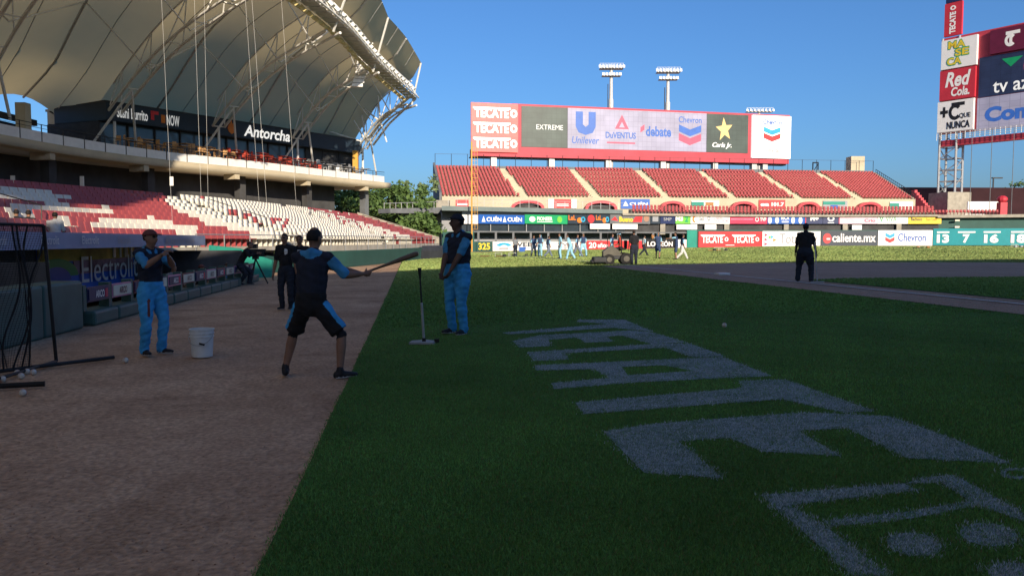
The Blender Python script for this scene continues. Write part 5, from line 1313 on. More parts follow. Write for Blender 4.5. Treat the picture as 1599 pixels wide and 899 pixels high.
# ================================================================ PEOPLE
def V3(*a): return Vector(a)
def bend(root, target, l1, l2, hint):
    """middle joint of a two-bone limb"""
    d = target - root; L = min(d.length, (l1 + l2) * 0.999); dn_ = d.normalized()
    a = (l1 * l1 - l2 * l2 + L * L) / (2 * L); h = math.sqrt(max(l1 * l1 - a * a, 0))
    hp = hint - dn_ * hint.dot(dn_)
    hp = hp.normalized() if hp.length > 1e-4 else dn_.orthogonal().normalized()
    return root + dn_ * a + hp * h
class Figure:
    def __init__(s): s.P = []      # (centres, half widths a, half depths b, lateral axes, tag)
    def loft(s, C, A, B, lat, tagn, flat=False):
        s.P.append(([Vector(c) for c in C], list(A), list(B), Vector(lat).normalized(), tagn, flat))
    def cap(s, p, q_, r0, r1, tagn, n=5):
        p, q_ = Vector(p), Vector(q_); lat = (q_ - p).normalized().orthogonal()
        s.loft([p.lerp(q_, k / (n - 1)) for k in range(n)], [r0 + (r1 - r0) * k / (n - 1) for k in range(n)], [r0 + (r1 - r0) * k / (n - 1) for k in range(n)], lat, tagn)
    def mesh(s, voxel, smooth=4, seg=14):
        vs_, fs = [], []
        for C, A, B, lat, tg, flat in s.P:
            n = len(C); rings = []
            for i in range(n):
                ax = (C[min(i + 1, n - 1)] - C[max(i - 1, 0)]).normalized()
                l_ = (lat - ax * lat.dot(ax)).normalized(); m_ = ax.cross(l_)
                if i == 0:
                    for c, e in ((.35, .93), (.8, .6)): rings.append((C[0] - ax * min(A[0], B[0]) * e, A[0] * c, B[0] * c, l_, m_))
                rings.append((C[i], A[i], B[i], l_, m_))
                if i == n - 1:
                    for c, e in (((.9, .06), (.4, .08)) if flat else ((.8, .6), (.35, .93))): rings.append((C[i] + ax * min(A[i], B[i]) * e, A[i] * c, B[i] * c, l_, m_))
            o = len(vs_)
            for c, a, b, l_, m_ in rings:
                for k in range(seg):
                    t = 2 * math.pi * k / seg; vs_.append(c + l_ * a * math.cos(t) + m_ * b * math.sin(t))
            for i in range(len(rings) - 1):
                for k in range(seg):
                    fs.append((o + i * seg + k, o + i * seg + (k + 1) % seg, o + (i + 1) * seg + (k + 1) % seg, o + (i + 1) * seg + k))
            fs.append(tuple(o + k for k in range(seg - 1, -1, -1))); fs.append(tuple(o + (len(rings) - 1) * seg + k for k in range(seg)))
        me = bpy.data.meshes.new('person'); me.from_pydata([tuple(v_) for v_ in vs_], [], fs)
        ob = bpy.data.objects.new('tmp', me); COL.objects.link(ob)
        r_ = ob.modifiers.new('r', 'REMESH'); r_.mode = 'VOXEL'; r_.voxel_size = voxel; r_.use_smooth_shade = True
        sm_ = ob.modifiers.new('s', 'SMOOTH'); sm_.factor = .5; sm_.iterations = smooth
        dgp = bpy.context.evaluated_depsgraph_get(); out = bpy.data.meshes.new_from_object(ob.evaluated_get(dgp))
        bpy.data.objects.remove(ob); bpy.data.meshes.remove(me)
        return out
    def assign(s, me, outfit):
        n = len(me.polygons); ctr = np.empty(n * 3, np.float32); me.polygons.foreach_get('center', ctr); ctr = ctr.reshape(-1, 3).astype(float)
        best = np.full(n, 1e9); idx = np.zeros(n, int)
        tags = sorted({p[4] for p in s.P}); mats = []
        for tg in tags:
            if outfit[tg] not in mats: mats.append(outfit[tg])
        for C, A, B, lat, tg, flat in s.P:
            bias = {'eye': -.01, 'stripe': -.012, 'hood': -.01, 'print': -.012, 'sole': -.004}.get(tg, 0)
            for i in range(len(C) - 1):
                p, q_ = np.array(C[i]), np.array(C[i + 1]); d = q_ - p; L2 = d @ d
                if L2 < 1e-9: continue
                t = np.clip(((ctr - p) @ d) / L2, 0, 1); r = ctr - p - t[:, None] * d
                l_ = np.array(lat); ax = d / math.sqrt(L2); l_ = l_ - ax * (l_ @ ax); l_ /= np.linalg.norm(l_); m_ = np.cross(ax, l_)
                a = A[i] + (A[i + 1] - A[i]) * t; b = B[i] + (B[i + 1] - B[i]) * t
                along = r @ ax; q2 = np.sqrt(((r @ l_) / a) ** 2 + ((r @ m_) / b) ** 2 + (along / np.minimum(a, b)) ** 2); ds = (q2 - 1) * np.minimum(a, b) + bias
                k = ds < best; best[k] = ds[k]; idx[k] = mats.index(outfit[tg])
        # shallow cloth folds
        cloth = np.array(['cloth' in m_ or m_ in ('navy', 'jean', 'blue_sleeve', 'ad_navy') for m_ in mats])[idx]
        nv = len(me.vertices); co = np.empty(nv * 3, np.float32); me.vertices.foreach_get('co', co); co = co.reshape(-1, 3).astype(float); no = np.empty(nv * 3, np.float32); me.vertices.foreach_get('normal', no); no = no.reshape(-1, 3)
        wgt = np.zeros(nv); lv = np.empty(len(me.loops), np.int32); me.loops.foreach_get('vertex_index', lv); lt_ = np.empty(n, np.int32); me.polygons.foreach_get('loop_total', lt_); wgt[lv] = np.repeat(cloth, lt_)
        ph = rng.random(6) * 6.28; x, y, z = co.T; wv = 1.2 * np.sin(9 * x + ph[0]) + 1.2 * np.sin(11 * y + ph[1])
        dsp = .0055 * np.sin(34 * z + 2.2 * wv + ph[2]) * np.sin(7 * z + 8 * x + ph[3]) + .004 * np.sin(52 * (x + y) + 12 * z + ph[4]) * np.sin(13 * z + ph[5]) + .003 * np.sin(70 * z + 30 * x - 25 * y)
        co += no * (dsp * wgt)[:, None]; me.vertices.foreach_set('co', co.astype(np.float32).ravel())
        me.materials.clear()
        for m_ in mats: me.materials.append(MATS[m_])
        me.polygons.foreach_set('material_index', idx.astype(np.int32)); me.polygons.foreach_set('use_smooth', np.ones(n, bool))
        me.update()

OUT_COACH = dict(pelvis='blue_cloth', thigh='blue_cloth', calf='blue_cloth', shoe='shoe', sole='sole', torso='navy', sleeve='blue_sleeve', fore='skin', hand='skin', neck='skin', head='skin', eye='hair', hood='blue_sleeve', stripe='blue_cloth', print='white_cloth')
def outfit(**k): d = dict(OUT_COACH); d.update(k); return d
def hand(fig, w, d, pn, s, curl=0.6, side=1, r=.0095, cut=4):
    """palm, four fingers of unequal length and a thumb leaving the side of the palm"""
    d = d.normalized(); pn = (pn - d * pn.dot(d)).normalized(); lt = d.cross(pn) * side
    fig.loft([w, w + d * .045 * s, w + d * .09 * s], [.026 * s, .041 * s, .040 * s], [.018 * s, .016 * s, .013 * s], lt, 'hand')
    for k, ln in enumerate((.072, .080, .075, .058)):
        p = w + d * .088 * s + lt * (.030 - .020 * k) * s; dr = d.copy(); 
        for j, f_ in enumerate((.45, .32, .25)):
            ang = curl * (0.6 + .5 * j); dr = (dr * math.cos(ang) + pn * math.sin(ang)).normalized()
            q_ = p + dr * ln * f_ * s * 1.15; fig.cap(p, q_, r * s, r * .9 * s, 'hand', 3); p = q_
    p = w + d * .03 * s + lt * .032 * s; q_ = p + (d * .6 + lt * .6 + pn * .35).normalized() * .042 * s; fig.cap(p, q_, r * 1.2 * s, r * 1.05 * s, 'hand', 3)
    fig.cap(q_, q_ + (d * .75 + pn * .5).normalized() * .032 * s, r * 1.05 * s, r * .9 * s, 'hand', 3)
def person(label, loc, rz, height=1.78, LF=(-.11, 0, 0), RF=(.11, 0, 0), lyaw=8, ryaw=-8, hip=(0, 0, .985), chest=(0, .02), LH=None, RH=None, Lel=None, Rel=None,
           head=(0, .03), hyaw=0, hpitch=0, of=OUT_COACH, voxel=.012, fat=1.0, loose=1.0, shorts=False, cap=None, hair=True, hood=False, lift=(0, 0), curl=.6, group=None, Lpn=None, Rpn=None, long_sleeve=False, waistz=None, stripe=False, fine=True, prints=None, thighprint=False):
    s = height / 1.81; fg = Figure(); L = lambda *a: Vector(a) * s
    H = L(*hip); up_ = V3(0, 0, 1)
    ch = H + L(chest[0], chest[1], .40)                  # chest centre
    spine = (ch - H).normalized()
    nk = ch + spine * .17 * s + L(0, .01, 0); hc = nk + L(head[0], head[1], .155)
    sh = {-1: ch + spine * .10 * s + L(-.185 * (0.92 + .08 * fat), 0, 0), 1: ch + spine * .10 * s + L(.185 * (0.92 + .08 * fat), 0, 0)}
    # torso
    C = [H - L(0, 0, .03), H + (ch - H) * .25, H + (ch - H) * .55, ch, ch + spine * .09 * s, ch + spine * .145 * s]
    fg.loft(C[1:], [.158 * s * fat, .166 * s * fat, .186 * s * (.5 + .5 * fat), .178 * s, .10 * s], [.115 * s * fat, .118 * s * fat, .118 * s * (.5 + .5 * fat), .10 * s, .075 * s], (1, 0, 0), 'torso')
    fg.loft([H - L(0, 0, .07), H + (ch - H) * .1, H + (ch - H) * .2], [.155 * s * fat * loose, .165 * s * fat, .160 * s * fat], [.115 * s * fat * loose, .12 * s * fat, .112 * s * fat], (1, 0, 0), 'pelvis')
    for sg in (-1, 1): fg.cap(ch + spine * .10 * s + L(.06 * sg, 0, .01), sh[sg], .076 * s, .074 * s, 'torso', 3)
    fg.cap(nk - spine * .06 * s, hc - L(0, 0, .05), .056 * s, .053 * s, 'neck', 3)
    if hood:
        fg.loft([nk + L(-.10, -.035, -.035), nk + L(0, -.085, -.02), nk + L(.10, -.035, -.035)], [.045 * s, .062 * s, .045 * s], [.040 * s, .075 * s, .040 * s], (0, 1, 0), 'hood')
        fg.cap(nk + L(-.09, -.02, -.02), nk + L(-.05, .07, -.05), .032 * s, .024 * s, 'hood', 3); fg.cap(nk + L(.09, -.02, -.02), nk + L(.05, .07, -.05), .032 * s, .024 * s, 'hood', 3)
    # head
    cy, sy = math.cos(R(hyaw)), math.sin(R(hyaw)); hp = R(hpitch)
    def hl(x, y, z): y, z = y * math.cos(hp) + z * math.sin(hp), -y * math.sin(hp) + z * math.cos(hp); return hc + Vector((x * cy - y * sy, x * sy + y * cy, z)) * s
    lat = Vector((cy, sy, 0))
    fg.loft([hl(0, .022, -.105), hl(0, .018, -.07), hl(0, .004, -.01), hl(0, -.004, .045), hl(0, -.008, .078)], [.040 * s, .060 * s, .074 * s, .074 * s, .056 * s], [.046 * s, .074 * s, .092 * s, .094 * s, .070 * s], lat, 'head')
    if fine:
        fg.cap(hl(0, .095, .005), hl(0, .112, -.032), .010 * s, .015 * s, 'head', 3)
        for sg in (-1, 1):
            fg.loft([hl(.076 * sg, -.01, -.035), hl(.081 * sg, -.016, .0), hl(.080 * sg, -.018, .02)], [.008 * s, .010 * s, .008 * s], [.016 * s, .022 * s, .016 * s], lat, 'head')
            fg.cap(hl(.030 * sg - .008, .089, .012), hl(.030 * sg + .008, .089, .012), .006 * s, .006 * s, 'eye', 3)
            fg.cap(hl(.030 * sg - .015, .092, .030), hl(.030 * sg + .015, .090, .030), .009 * s, .008 * s, 'head', 3)
        fg.cap(hl(-.020, .094, -.062), hl(.020, .094, -.062), .007 * s, .007 * s, 'head', 3)
    # legs
    for sg, ft, yw in ((-1, LF, lyaw), (1, RF, ryaw)):
        hj = H + L(.092 * sg, 0, -.06); an = L(ft[0], ft[1], ft[2] + .085); fd = Vector((-math.sin(R(yw)), math.cos(R(yw)), 0))
        kn = bend(hj, an, .425 * s, .425 * s, fd + Vector((.15 * sg, 0, 0)))
        tt_ = 1.12 * loose
        if shorts:
            hem = hj.lerp(kn, .88)
            fg.loft([hj + L(0, 0, .02), hj.lerp(kn, .5), hem], [.098 * s * fat, .096 * s * fat, .102 * s * fat], [.104 * s * fat, .100 * s, .104 * s], (1, 0, 0), 'thigh', True)
            fg.loft([hj.lerp(kn, .6), kn, kn.lerp(an, .30), kn.lerp(an, .55), an], [.068 * s, .057 * s, .060 * s, .050 * s, .037 * s], [.068 * s, .060 * s, .064 * s, .052 * s, .040 * s], (1, 0, 0), 'calf')
            if stripe:
                dd_ = (kn - hj).normalized(); on_ = Vector((sg, -.25, 0)); on_ = (on_ - dd_ * on_.dot(dd_)).normalized() * s
                fg.loft([hj + on_ * .100 + dd_ * .02, hj.lerp(kn, .5) + on_ * .104, hem + on_ * .110], [.012 * s] * 3, [.030 * s] * 3, on_, 'stripe', True)
        else:
            fg.loft([hj + L(0, 0, .02), hj.lerp(kn, .5), kn], [.094 * s * fat * tt_, .086 * s * tt_ * fat, .068 * s * tt_], [.100 * s * fat * tt_, .090 * s * tt_, .072 * s * tt_], (1, 0, 0), 'thigh')
            fg.loft([kn, kn.lerp(an, .3), kn.lerp(an, .7), an - L(0, 0, .01)], [.068 * s * tt_, .067 * s * tt_, .060 * s * loose * 1.1, .060 * s * loose * 1.1], [.072 * s * tt_, .075 * s * tt_, .064 * s * loose * 1.1, .064 * s * loose * 1.1], (1, 0, 0), 'calf')
        if thighprint and sg == 1:
            c0, c1 = hj.lerp(kn, .25) + L(.03, .095, 0), hj.lerp(kn, .8) + L(.02, .078, 0); fg.cap(c0, c1, .011 * s, .010 * s, 'print', 4)
        heel = an + Vector((0, 0, -.045 * s)) - fd * .045 * s; toe = heel + fd * .235 * s; lt = Vector((fd.y, -fd.x, 0))
        fg.loft([heel, heel.lerp(toe, .45), heel.lerp(toe, .8), toe], [.036 * s, .042 * s, .048 * s, .034 * s], [.048 * s, .044 * s, .030 * s, .020 * s], lt, 'shoe')
        fg.cap(an + L(0, 0, .02), heel + fd * .05 * s, .044 * s, .046 * s, 'shoe', 3)
        dz = Vector((0, 0, -.032 * s))
        fg.loft([heel + dz, heel.lerp(toe, .5) + dz, toe + dz * .7], [.038 * s, .044 * s, .034 * s], [.012 * s] * 3, lt, 'sole')
    # arms
    for sg, tg, el, pn in ((-1, LH, Lel, Lpn), (1, RH, Rel, Rpn)):
        t_ = L(*tg) if tg else sh[sg] + L(.07 * sg, .04, -.53); hint = Vector(el) if el else Vector((.4 * sg, -1, -.2))
        e = bend(sh[sg], t_, .285 * s, .265 * s, hint)
        cut = e if long_sleeve else sh[sg].lerp(e, .92)
        fg.loft([sh[sg].lerp(e, .22), sh[sg].lerp(e, .5), cut], [.066 * s, .062 * s * fat, .062 * s], [.068 * s, .064 * s, .062 * s], (1, 0, 0) if abs((e - sh[sg]).normalized().x) < .8 else (0, 1, 0), 'sleeve')
        w = t_
        fg.loft([e, e.lerp(w, .35), e.lerp(w, .75), w], [.046 * s, .047 * s, .036 * s, .029 * s], [.046 * s, .045 * s, .034 * s, .024 * s], (1, 0, 0) if abs((w - e).normalized().x) < .8 else (0, 1, 0), 'sleeve' if long_sleeve else 'fore')
        hand(fg, w, (w - e), Vector(pn) if pn else Vector((-sg, .3, 0)), s, curl, 1, cut=4)
    if prints:
        for (x, y, z, a, b) in prints: c = ch + L(x, y, z); fg.loft([c - L(a, 0, 0), c, c + L(a, 0, 0)], [b * s] * 3, [.008 * s] * 3, (0, 0, 1), 'print')
    me = fg.mesh(voxel); fg.assign(me, of)
    o = bpy.data.objects.new('person', me); COL.objects.link(o); o.location = loc; o.rotation_euler = (0, 0, rz); WLOC[o.name] = (0, 0, 0)
    tag(o, label, 'person', group)
    # hair and cap are children
    def shell(name, mat, r, keep, n=22, m=14):
        vs_, fs = [], []
        for i in range(m + 1):
            ph = math.pi * i / m - math.pi / 2
            for k in range(n):
                t = 2 * math.pi * k / n; vs_.append((r[0] * math.cos(ph) * math.cos(t), r[1] * math.cos(ph) * math.sin(t) - .004, r[2] * math.sin(ph) + .012))
        for i in range(m):
            for k in range(n):
                f_ = (i * n + k, i * n + (k + 1) % n, (i + 1) * n + (k + 1) % n, (i + 1) * n + k); c = [sum(vs_[j][q_] for j in f_) / 4 for q_ in range(3)]
                if keep(*c): fs.append(f_)
        q = MB(); q.add([hl(*v_) for v_ in vs_], fs); ob = q.build(name, mat, o, True); m_ = ob.modifiers.new('t', 'SOLIDIFY'); m_.thickness = .008 * s; m_.offset = 1
        return ob
    if hair: shell('hair', 'hair', (.078, .099, .098), lambda x, y, z: (z > .050 and y < .075) or z > .085 or (y < .0 and z > -.035 + .5 * max(0, y + .05)))
    if cap:
        c_ = shell('cap', cap, (.088, .112, .112), lambda x, y, z: z > .045)
        q = MB(); n = 12; top = []
        for k in range(n + 1):
            a_ = math.pi * (k / n); top.append((.080 * math.cos(a_), .075 + .105 * math.sin(a_) ** .8, .052 - .022 * math.sin(a_)))
        P = [hl(*p) for p in top]; q.prism(P, hl(0, 0, .008) - hl(0, 0, 0)); q.build('brim', cap, c_)
    return o, {'hand_L': None}

NEAR = .0105
# coach on the left, hands together before his chest
p = gp(239, 553)
coach1, _ = person('man in dark vest and bright blue trousers beside the white bucket, hands raised', p, R(-118), 1.73, LF=(-.13, .02, 0), RF=(.12, -.03, 0), lyaw=12, ryaw=-16, hip=(0, 0, .98), chest=(0, -.02),
    LH=(-.04, .34, 1.44), RH=(.05, .33, 1.47), Lel=(-.8, -.2, -.9), Rel=(.8, -.2, -.9), hyaw=14, hpitch=-4, of=outfit(print='cap_red'), voxel=NEAR, fat=1.12, loose=1.02, thighprint=True, cap='cap_red', hood=True, curl=.9)
# batter seen from behind
p = (gp(445, 586) + gp(537, 589)) / 2
BATTER = p
batter, _ = person('batter in black shorts and dark hooded vest seen from behind, swinging a bat', p, R(-4), 1.80, LF=(-.37, .08, 0), RF=(.34, -.10, 0), lyaw=18, ryaw=-62, hip=(-.02, .0, .89), chest=(.0, .06),
    LH=(.46, .36, 1.20), RH=(.52, .31, 1.19), Lel=(-.2, .3, -1), Rel=(.5, -.5, -1.0), head=(.01, .035), hyaw=-22, hpitch=4, of=outfit(pelvis='black_cloth', thigh='black_cloth', calf='skin', stripe='blue_cloth'), voxel=NEAR, fat=1.12, shorts=True, hood=True, stripe=True, curl=1.0, hair=True)
# coach on the right
p = gp(715, 521)
coach2, _ = person('tall man in dark cap, dark vest and blue trousers standing behind the tee', p, R(142), 1.93, LF=(-.14, .02, 0), RF=(.13, -.02, 0), hip=(0, 0, .985), chest=(0, -.02), LH=(-.10, .27, .98), RH=(.06, .29, .95), Lel=(-.6, -.8, 0), Rel=(.6, -.8, 0),
    hyaw=-38, hpitch=-6, of=outfit(fore='skin_dark', hand='skin_dark', head='skin_dark', neck='skin_dark'), voxel=NEAR, fat=1.36, loose=1.0, cap='navy', hood=True, curl=.8)
BLK = outfit(pelvis='jean', thigh='jean', calf='jean', torso='black_cloth', sleeve='black_cloth', fore='skin', print='white_cloth')
p = gp(448, 483); person('man in black shirt with a small white badge, nearer of two behind the batter', p, R(172), 1.74, LH=(-.30, .08, .86), RH=(.30, .06, .85), of=BLK, voxel=.014, fat=1.05, prints=[(-.06, .115, .02, .02, .035)])
p = gp(470, 481.5); person('man in black shirt with white chest print, half hidden behind the batter', p, R(186), 1.70, LH=(-.22, .18, .95), RH=(.24, .16, .95), of=BLK, voxel=.014, fat=1.05, prints=[(.0, .118, .04, .04, .02), (-.02, .118, -.05, .03, .045)])
# groundskeeper on the baseline
p = gp(1256, 441); p.z += .03
person('dark clad groundskeeper bending over the chalk line near the base', p, R(-25), 1.80, LF=(-.20, .05, 0), RF=(.20, -.06, 0), hip=(0, -.03, .955), chest=(0, .07), head=(0, .05), hpitch=-10, LH=(-.30, .20, .90), RH=(.32, .16, .86), of=outfit(pelvis='jean', thigh='jean', calf='jean', torso='black_cloth', sleeve='black_cloth', hand='skin_dark', head='skin_dark', neck='skin_dark', fore='black_cloth'), voxel=.016, fat=1.25, loose=1.2, cap='navy', long_sleeve=True)
# man by the mower
p = gp(990, 413.5); p.z += .02
person('man in dark clothes standing beside the mower', p, R(10), 1.78, LH=(-.28, .12, .86), RH=(.28, .10, .85), of=outfit(pelvis='jean', thigh='jean', calf='jean', torso='black_cloth', sleeve='black_cloth', fore='skin_dark', hand='skin_dark'), voxel=.02, fat=1.1, loose=1.15, fine=False)
# players warming up on the sunlit grass
NV = outfit(torso='navy_mid', sleeve='sky_cloth', pelvis='slate_cloth', thigh='slate_cloth', calf='slate_cloth'); SK = outfit(torso='sky_cloth', sleeve='sky_cloth', pelvis='sky_cloth', thigh='sky_cloth', calf='sky_cloth')
NB_ = outfit(torso='navy_mid', sleeve='sky_cloth', pelvis='navy_mid', thigh='navy_mid', calf='skin_light'); NW = outfit(torso='navy_mid', sleeve='sky_cloth', pelvis='white_cloth', thigh='white_cloth', calf='white_cloth'); GR = outfit(torso='grey_cloth', sleeve='grey_cloth', pelvis='jean', thigh='jean', calf='jean')
NS = outfit(torso='navy_mid', sleeve='sky_cloth', pelvis='sky_cloth', thigh='sky_cloth', calf='sky_cloth')
WALK = dict(LF=(-.09, .26, .0), RF=(.09, -.28, .03), hip=(0, 0, .95)); STRIDE = dict(LF=(-.1, .42, 0), RF=(.1, -.42, .05), hip=(0, 0, .885)); STAND = dict(); WIDE = dict(LF=(-.26, 0, 0), RF=(.26, 0, 0), hip=(0, 0, .945))
PL = [
    (805, 400, 30, GR, STAND, 1.76, 'leftmost player, in grey, beside the blue cooler box', {}),
    (833, 400.5, 200, NV, WALK, 1.80, 'player in dark kit left of the one in the pale blue hood', {}),
    (843.5, 400.5, 160, NS, STAND, 1.82, 'player in pale blue hood and navy vest in the left group', {'hoodup': 1}),
    (856, 401, -60, NV, STRIDE, 1.76, 'player in dark kit taking a long stride', {}),
    (875, 403.5, 100, SK, STAND, 1.80, 'player all in pale blue with his back half turned', {}),
    (891, 404.5, 75, SK, WALK, 1.74, 'player in pale blue leaning forward in the middle of the left group', {'chest': (0, .14)}),
    (900.5, 401, -110, NV, STRIDE, 1.82, 'player in navy striding behind the pale blue one', {}),
    (910.5, 400.5, 190, NS, WIDE, 1.84, 'player in navy vest and pale blue trousers at the right of the left group', {}),
    (955, 402, -120, NS, WALK, 1.78, 'player in navy vest walking behind the mower', {}),
    (1005, 399, -70, outfit(torso='white_cloth', sleeve='sky_cloth', pelvis='jean', thigh='jean', calf='jean'), STRIDE, 1.76, 'far player in white top walking right of the mower', {}),
    (1027, 404, 185, NB_, STAND, 1.82, 'player in pale blue hood and navy shorts holding up a tan glove', {'hoodup': 1, 'shorts': True, 'RH': (.42, .22, 1.42)}),
    (1056, 405.5, 85, NB_, STAND, 1.80, 'bare-legged player in navy shorts stretching an arm to the left', {'shorts': True, 'LH': (-.14, .60, 1.42)}),
    (1065, 404.5, -80, NW, STRIDE, 1.78, 'player in navy vest and white trousers stepping away to the right', {}),
]
GLOVE_P = None
for px, py, rz, of_, ps, ht, lab, ex in PL:
    p = gp(px, py); p.z += .004; kw = dict(ps); kw.update({k: v_ for k, v_ in ex.items() if k in ('chest', 'LH', 'RH', 'shorts')})
    o, _ = person(lab, p, R(rz), ht, of=of_, voxel=.022, fat=1.04, loose=1.1, fine=False, hair=not ex.get('hoodup'), group='players warming up on the outfield grass', **kw)
    if ex.get('hoodup'):
        q = MB(); hz = ht * .932; q.ball((0, .01, hz), (.105, .12, .135)); q.ball((0, -.05, hz - .16), (.13, .10, .08)); ob = q.build('hood', 'sky_cloth', o, True)
    if 'RH' in ex: GLOVE_P = o.matrix_basis @ Vector((.44, .28, 1.50))
q = MB(); q.ball((0, 0, 0), (.11, .06, .12)); q.ball((.07, 0, .09), (.04, .04, .08)); q.ball((-.05, 0, .11), (.05, .04, .09))
q.v = [(x + GLOVE_P.x, y + GLOVE_P.y, z + GLOVE_P.z) for x, y, z in q.v]
solo(q, 'baseball_glove', 'leather', tuple(GLOVE_P), 'tan leather glove held up by the hooded player', 'glove', smooth=True)
# spectators and crew at the left
def sitter(label, px, py_head, Y, rz, of_, seat_drop=0.0, **kw):
    p = at(px, py_head, Y); ht = 1.74
    return person(label, (p.x, p.y, p.z - 1.36), R(rz), ht, LF=(-.12, .40, 0), RF=(.12, .42, 0), hip=(0, -.05, .50), chest=(0, .05), LH=(-.16, .36, .66), RH=(.16, .36, .66), of=of_, voxel=.02, fine=False, **kw)[0]
sitter('man in a pale shirt seated with his back turned above the dugout roof', 85, 327, 24.5, 20, outfit(torso='white_cloth', sleeve='white_cloth', pelvis='jean', thigh='jean', calf='jean'))
sitter('left of two dark-clad people seated above the dugout at the left edge', 25, 323, 25.5, 30, BLK)
sitter('right of two dark-clad people seated above the dugout at the left edge', 43, 324, 25.5, 10, BLK)
sitter('man in dark cap sitting in the dugout, only head and shoulders above the rail', 312, 410, 26.5, -100, BLK, cap='cap_red')
sitter('man in blue top sitting low in the dugout near the raking wall', 352, 408, 28.5, -110, outfit(torso='blue_sleeve', pelvis='jean', thigh='jean', calf='jean'))
sitter('man in grey top sitting in the dugout right behind the left coach', 268, 409, 23.5, -100, GR)
# camera operator crouching behind his camera
p = gp(383, 445)
person('camera operator in dark clothes stooping over a large video camera', (p.x - .05, p.y, 0), R(-85), 1.75, LF=(-.16, .14, 0), RF=(.16, -.12, 0), hip=(0, -.14, .78), chest=(0, .22), head=(0, .08), hpitch=-10, LH=(-.20, .52, 1.16), RH=(.20, .52, 1.16), of=BLK, voxel=.016, long_sleeve=True)
# ================================================================ EQUIPMENT
# bat
c_, s_ = math.cos(R(-4)), math.sin(R(-4))
def bl(x, y, z): return Vector((BATTER.x + x * c_ - y * s_, BATTER.y + x * s_ + y * c_, BATTER.z + z))
knob = bl(.44, .33, 1.165); tip = at(650, 396.5, 9.85)
d = (tip - knob); d = d.normalized()
q = MB(); prof = [(0, .026), (.02, .026), (.03, .014), (.30, .015), (.45, .020), (.60, .030), (.80, .0335), (.84, .031), (.855, .015)]
u = d.orthogonal().normalized(); w = d.cross(u); n = 14; vs_, fs = [], []
for l_, r_ in prof:
    for k in range(n): t = 2 * math.pi * k / n; vs_.append(knob + d * l_ + u * r_ * math.cos(t) + w * r_ * math.sin(t))
for i in range(len(prof) - 1):
    for k in range(n): fs.append((i * n + k, i * n + (k + 1) % n, (i + 1) * n + (k + 1) % n, (i + 1) * n + k))
fs += [tuple(range(n - 1, -1, -1)), tuple(range((len(prof) - 1) * n, len(prof) * n))]
q.add(vs_, fs); solo(q, 'baseball_bat', 'wood_bat', tuple(knob), 'dark wooden bat held out to the right by the batter', 'bat', smooth=True)
# batting tee
p = gp(660, 537); te = thing('batting_tee', tuple(p), 'batting tee with a slim upright tube on a flat rubber plate', 'batting tee')
M('tee_metal', (.40, .42, .43), .4, .1, 8, metal=.3); M('tee_plate', (.34, .36, .37), .7, .15, 8)
q = MB(); q.prism([(p.x - .19, p.y - .12, p.z + .012), (p.x + .17, p.y - .14, p.z + .012), (p.x + .20, p.y + .10, p.z + .012), (p.x + .02, p.y + .24, p.z + .012), (p.x - .17, p.y + .12, p.z + .012)], (0, 0, .028)); q.build('base_plate', 'tee_plate', te)
lean = Vector((-.055, 0, 1))
P = [p + lean * z + Vector((.02, .02, 0)) for z in (.04, .62, .63, .98, 1.02, 1.14)]
q = MB(); q.tube(P[0], P[1], .019, 10); q.build('lower_tube', 'tee_metal', te); q = MB(); q.tube(P[1], P[3], .013, 10); q.build('upper_tube', 'black_metal', te)
q = MB(); q.tube(P[3], P[4], .014, 10, .018); q.tube(P[4], P[5], .018, 10, .030); q.build('rubber_cup', 'rubber', te); q = MB(); q.tube(P[0] - Vector((0, 0, .02)), P[0] + Vector((0, 0, .05)), .034, 10, .024); q.build('socket', 'rubber', te)
q = MB(); q.box((p.x + .21, p.y + .02, p.z + .05), (.07, .06, .05)); q.build('clamp', 'rubber', te)
# bucket
p = gp(316, 556); bu = thing('bucket', tuple(p), 'white plastic bucket standing on the dirt beside the left coach', 'bucket')
q = MB(); q.lathe(tuple(p), [(.128, -.005), (.134, .0), (.150, .27), (.160, .272), (.160, .288), (.152, .29), (.153, .315), (.163, .317), (.163, .332), (.155, .334), (.157, .365), (.166, .367), (.166, .385), (.152, .385), (.130, .02)], 32); q.build('body', 'plastic_white', bu, False)
q = MB(); q.path([(p.x + .165 * math.cos(t), p.y - .165 * abs(math.sin(t)) - .01, p.z + .33 - .16 * abs(math.sin(t)) ** .8) for t in np.linspace(0, math.pi, 14)], .004, 5); q.build('handle', 'galv', bu)
q = MB(); q.tube((p.x + .03, p.y - .176, p.z + .20), (p.x + .10, p.y - .170, p.z + .18), .012, 8); q.build('grip', 'rubber', bu)
# baseballs
def baseball(px, py, label, grp=None):
    p = gp(px, py); z = p.z - .02 if (p.x - EA.x) * en.x + (p.y - EA.y) * en.y < 0 else p.z + .012
    b = thing('baseball', (p.x, p.y, z), label, 'baseball', grp)
    q = MB(); q.ball((p.x, p.y, z + .037), .037, 16, 12); q.build('cover', 'ball_leather', b, True)
    q = MB(); a = random.random() * 3
    q.path([Vector((p.x, p.y, z + .037)) + Vector((math.cos(t) * math.cos(a), math.cos(t) * math.sin(a), math.sin(t))) * .0375 for t in np.linspace(0, 6.283, 20)], .0015, 4); q.build('seam', 'red_cloth', b)
baseball(196, 564, 'lone baseball on the dirt left of the blue-trousered coach'); baseball(36, 615, 'lone baseball in front of the lower black foot bar')
baseball(1131, 512.5, 'lone baseball lying on the grass right of the painted lettering')
for (x, y), l in zip(((42, 582), (52, 583), (33, 589), (4, 594), (27, 584)), ('middle', 'right', 'front', 'far left', 'left')): baseball(x, y, l + ' baseball of the small cluster under the black net', 'baseballs under the net')
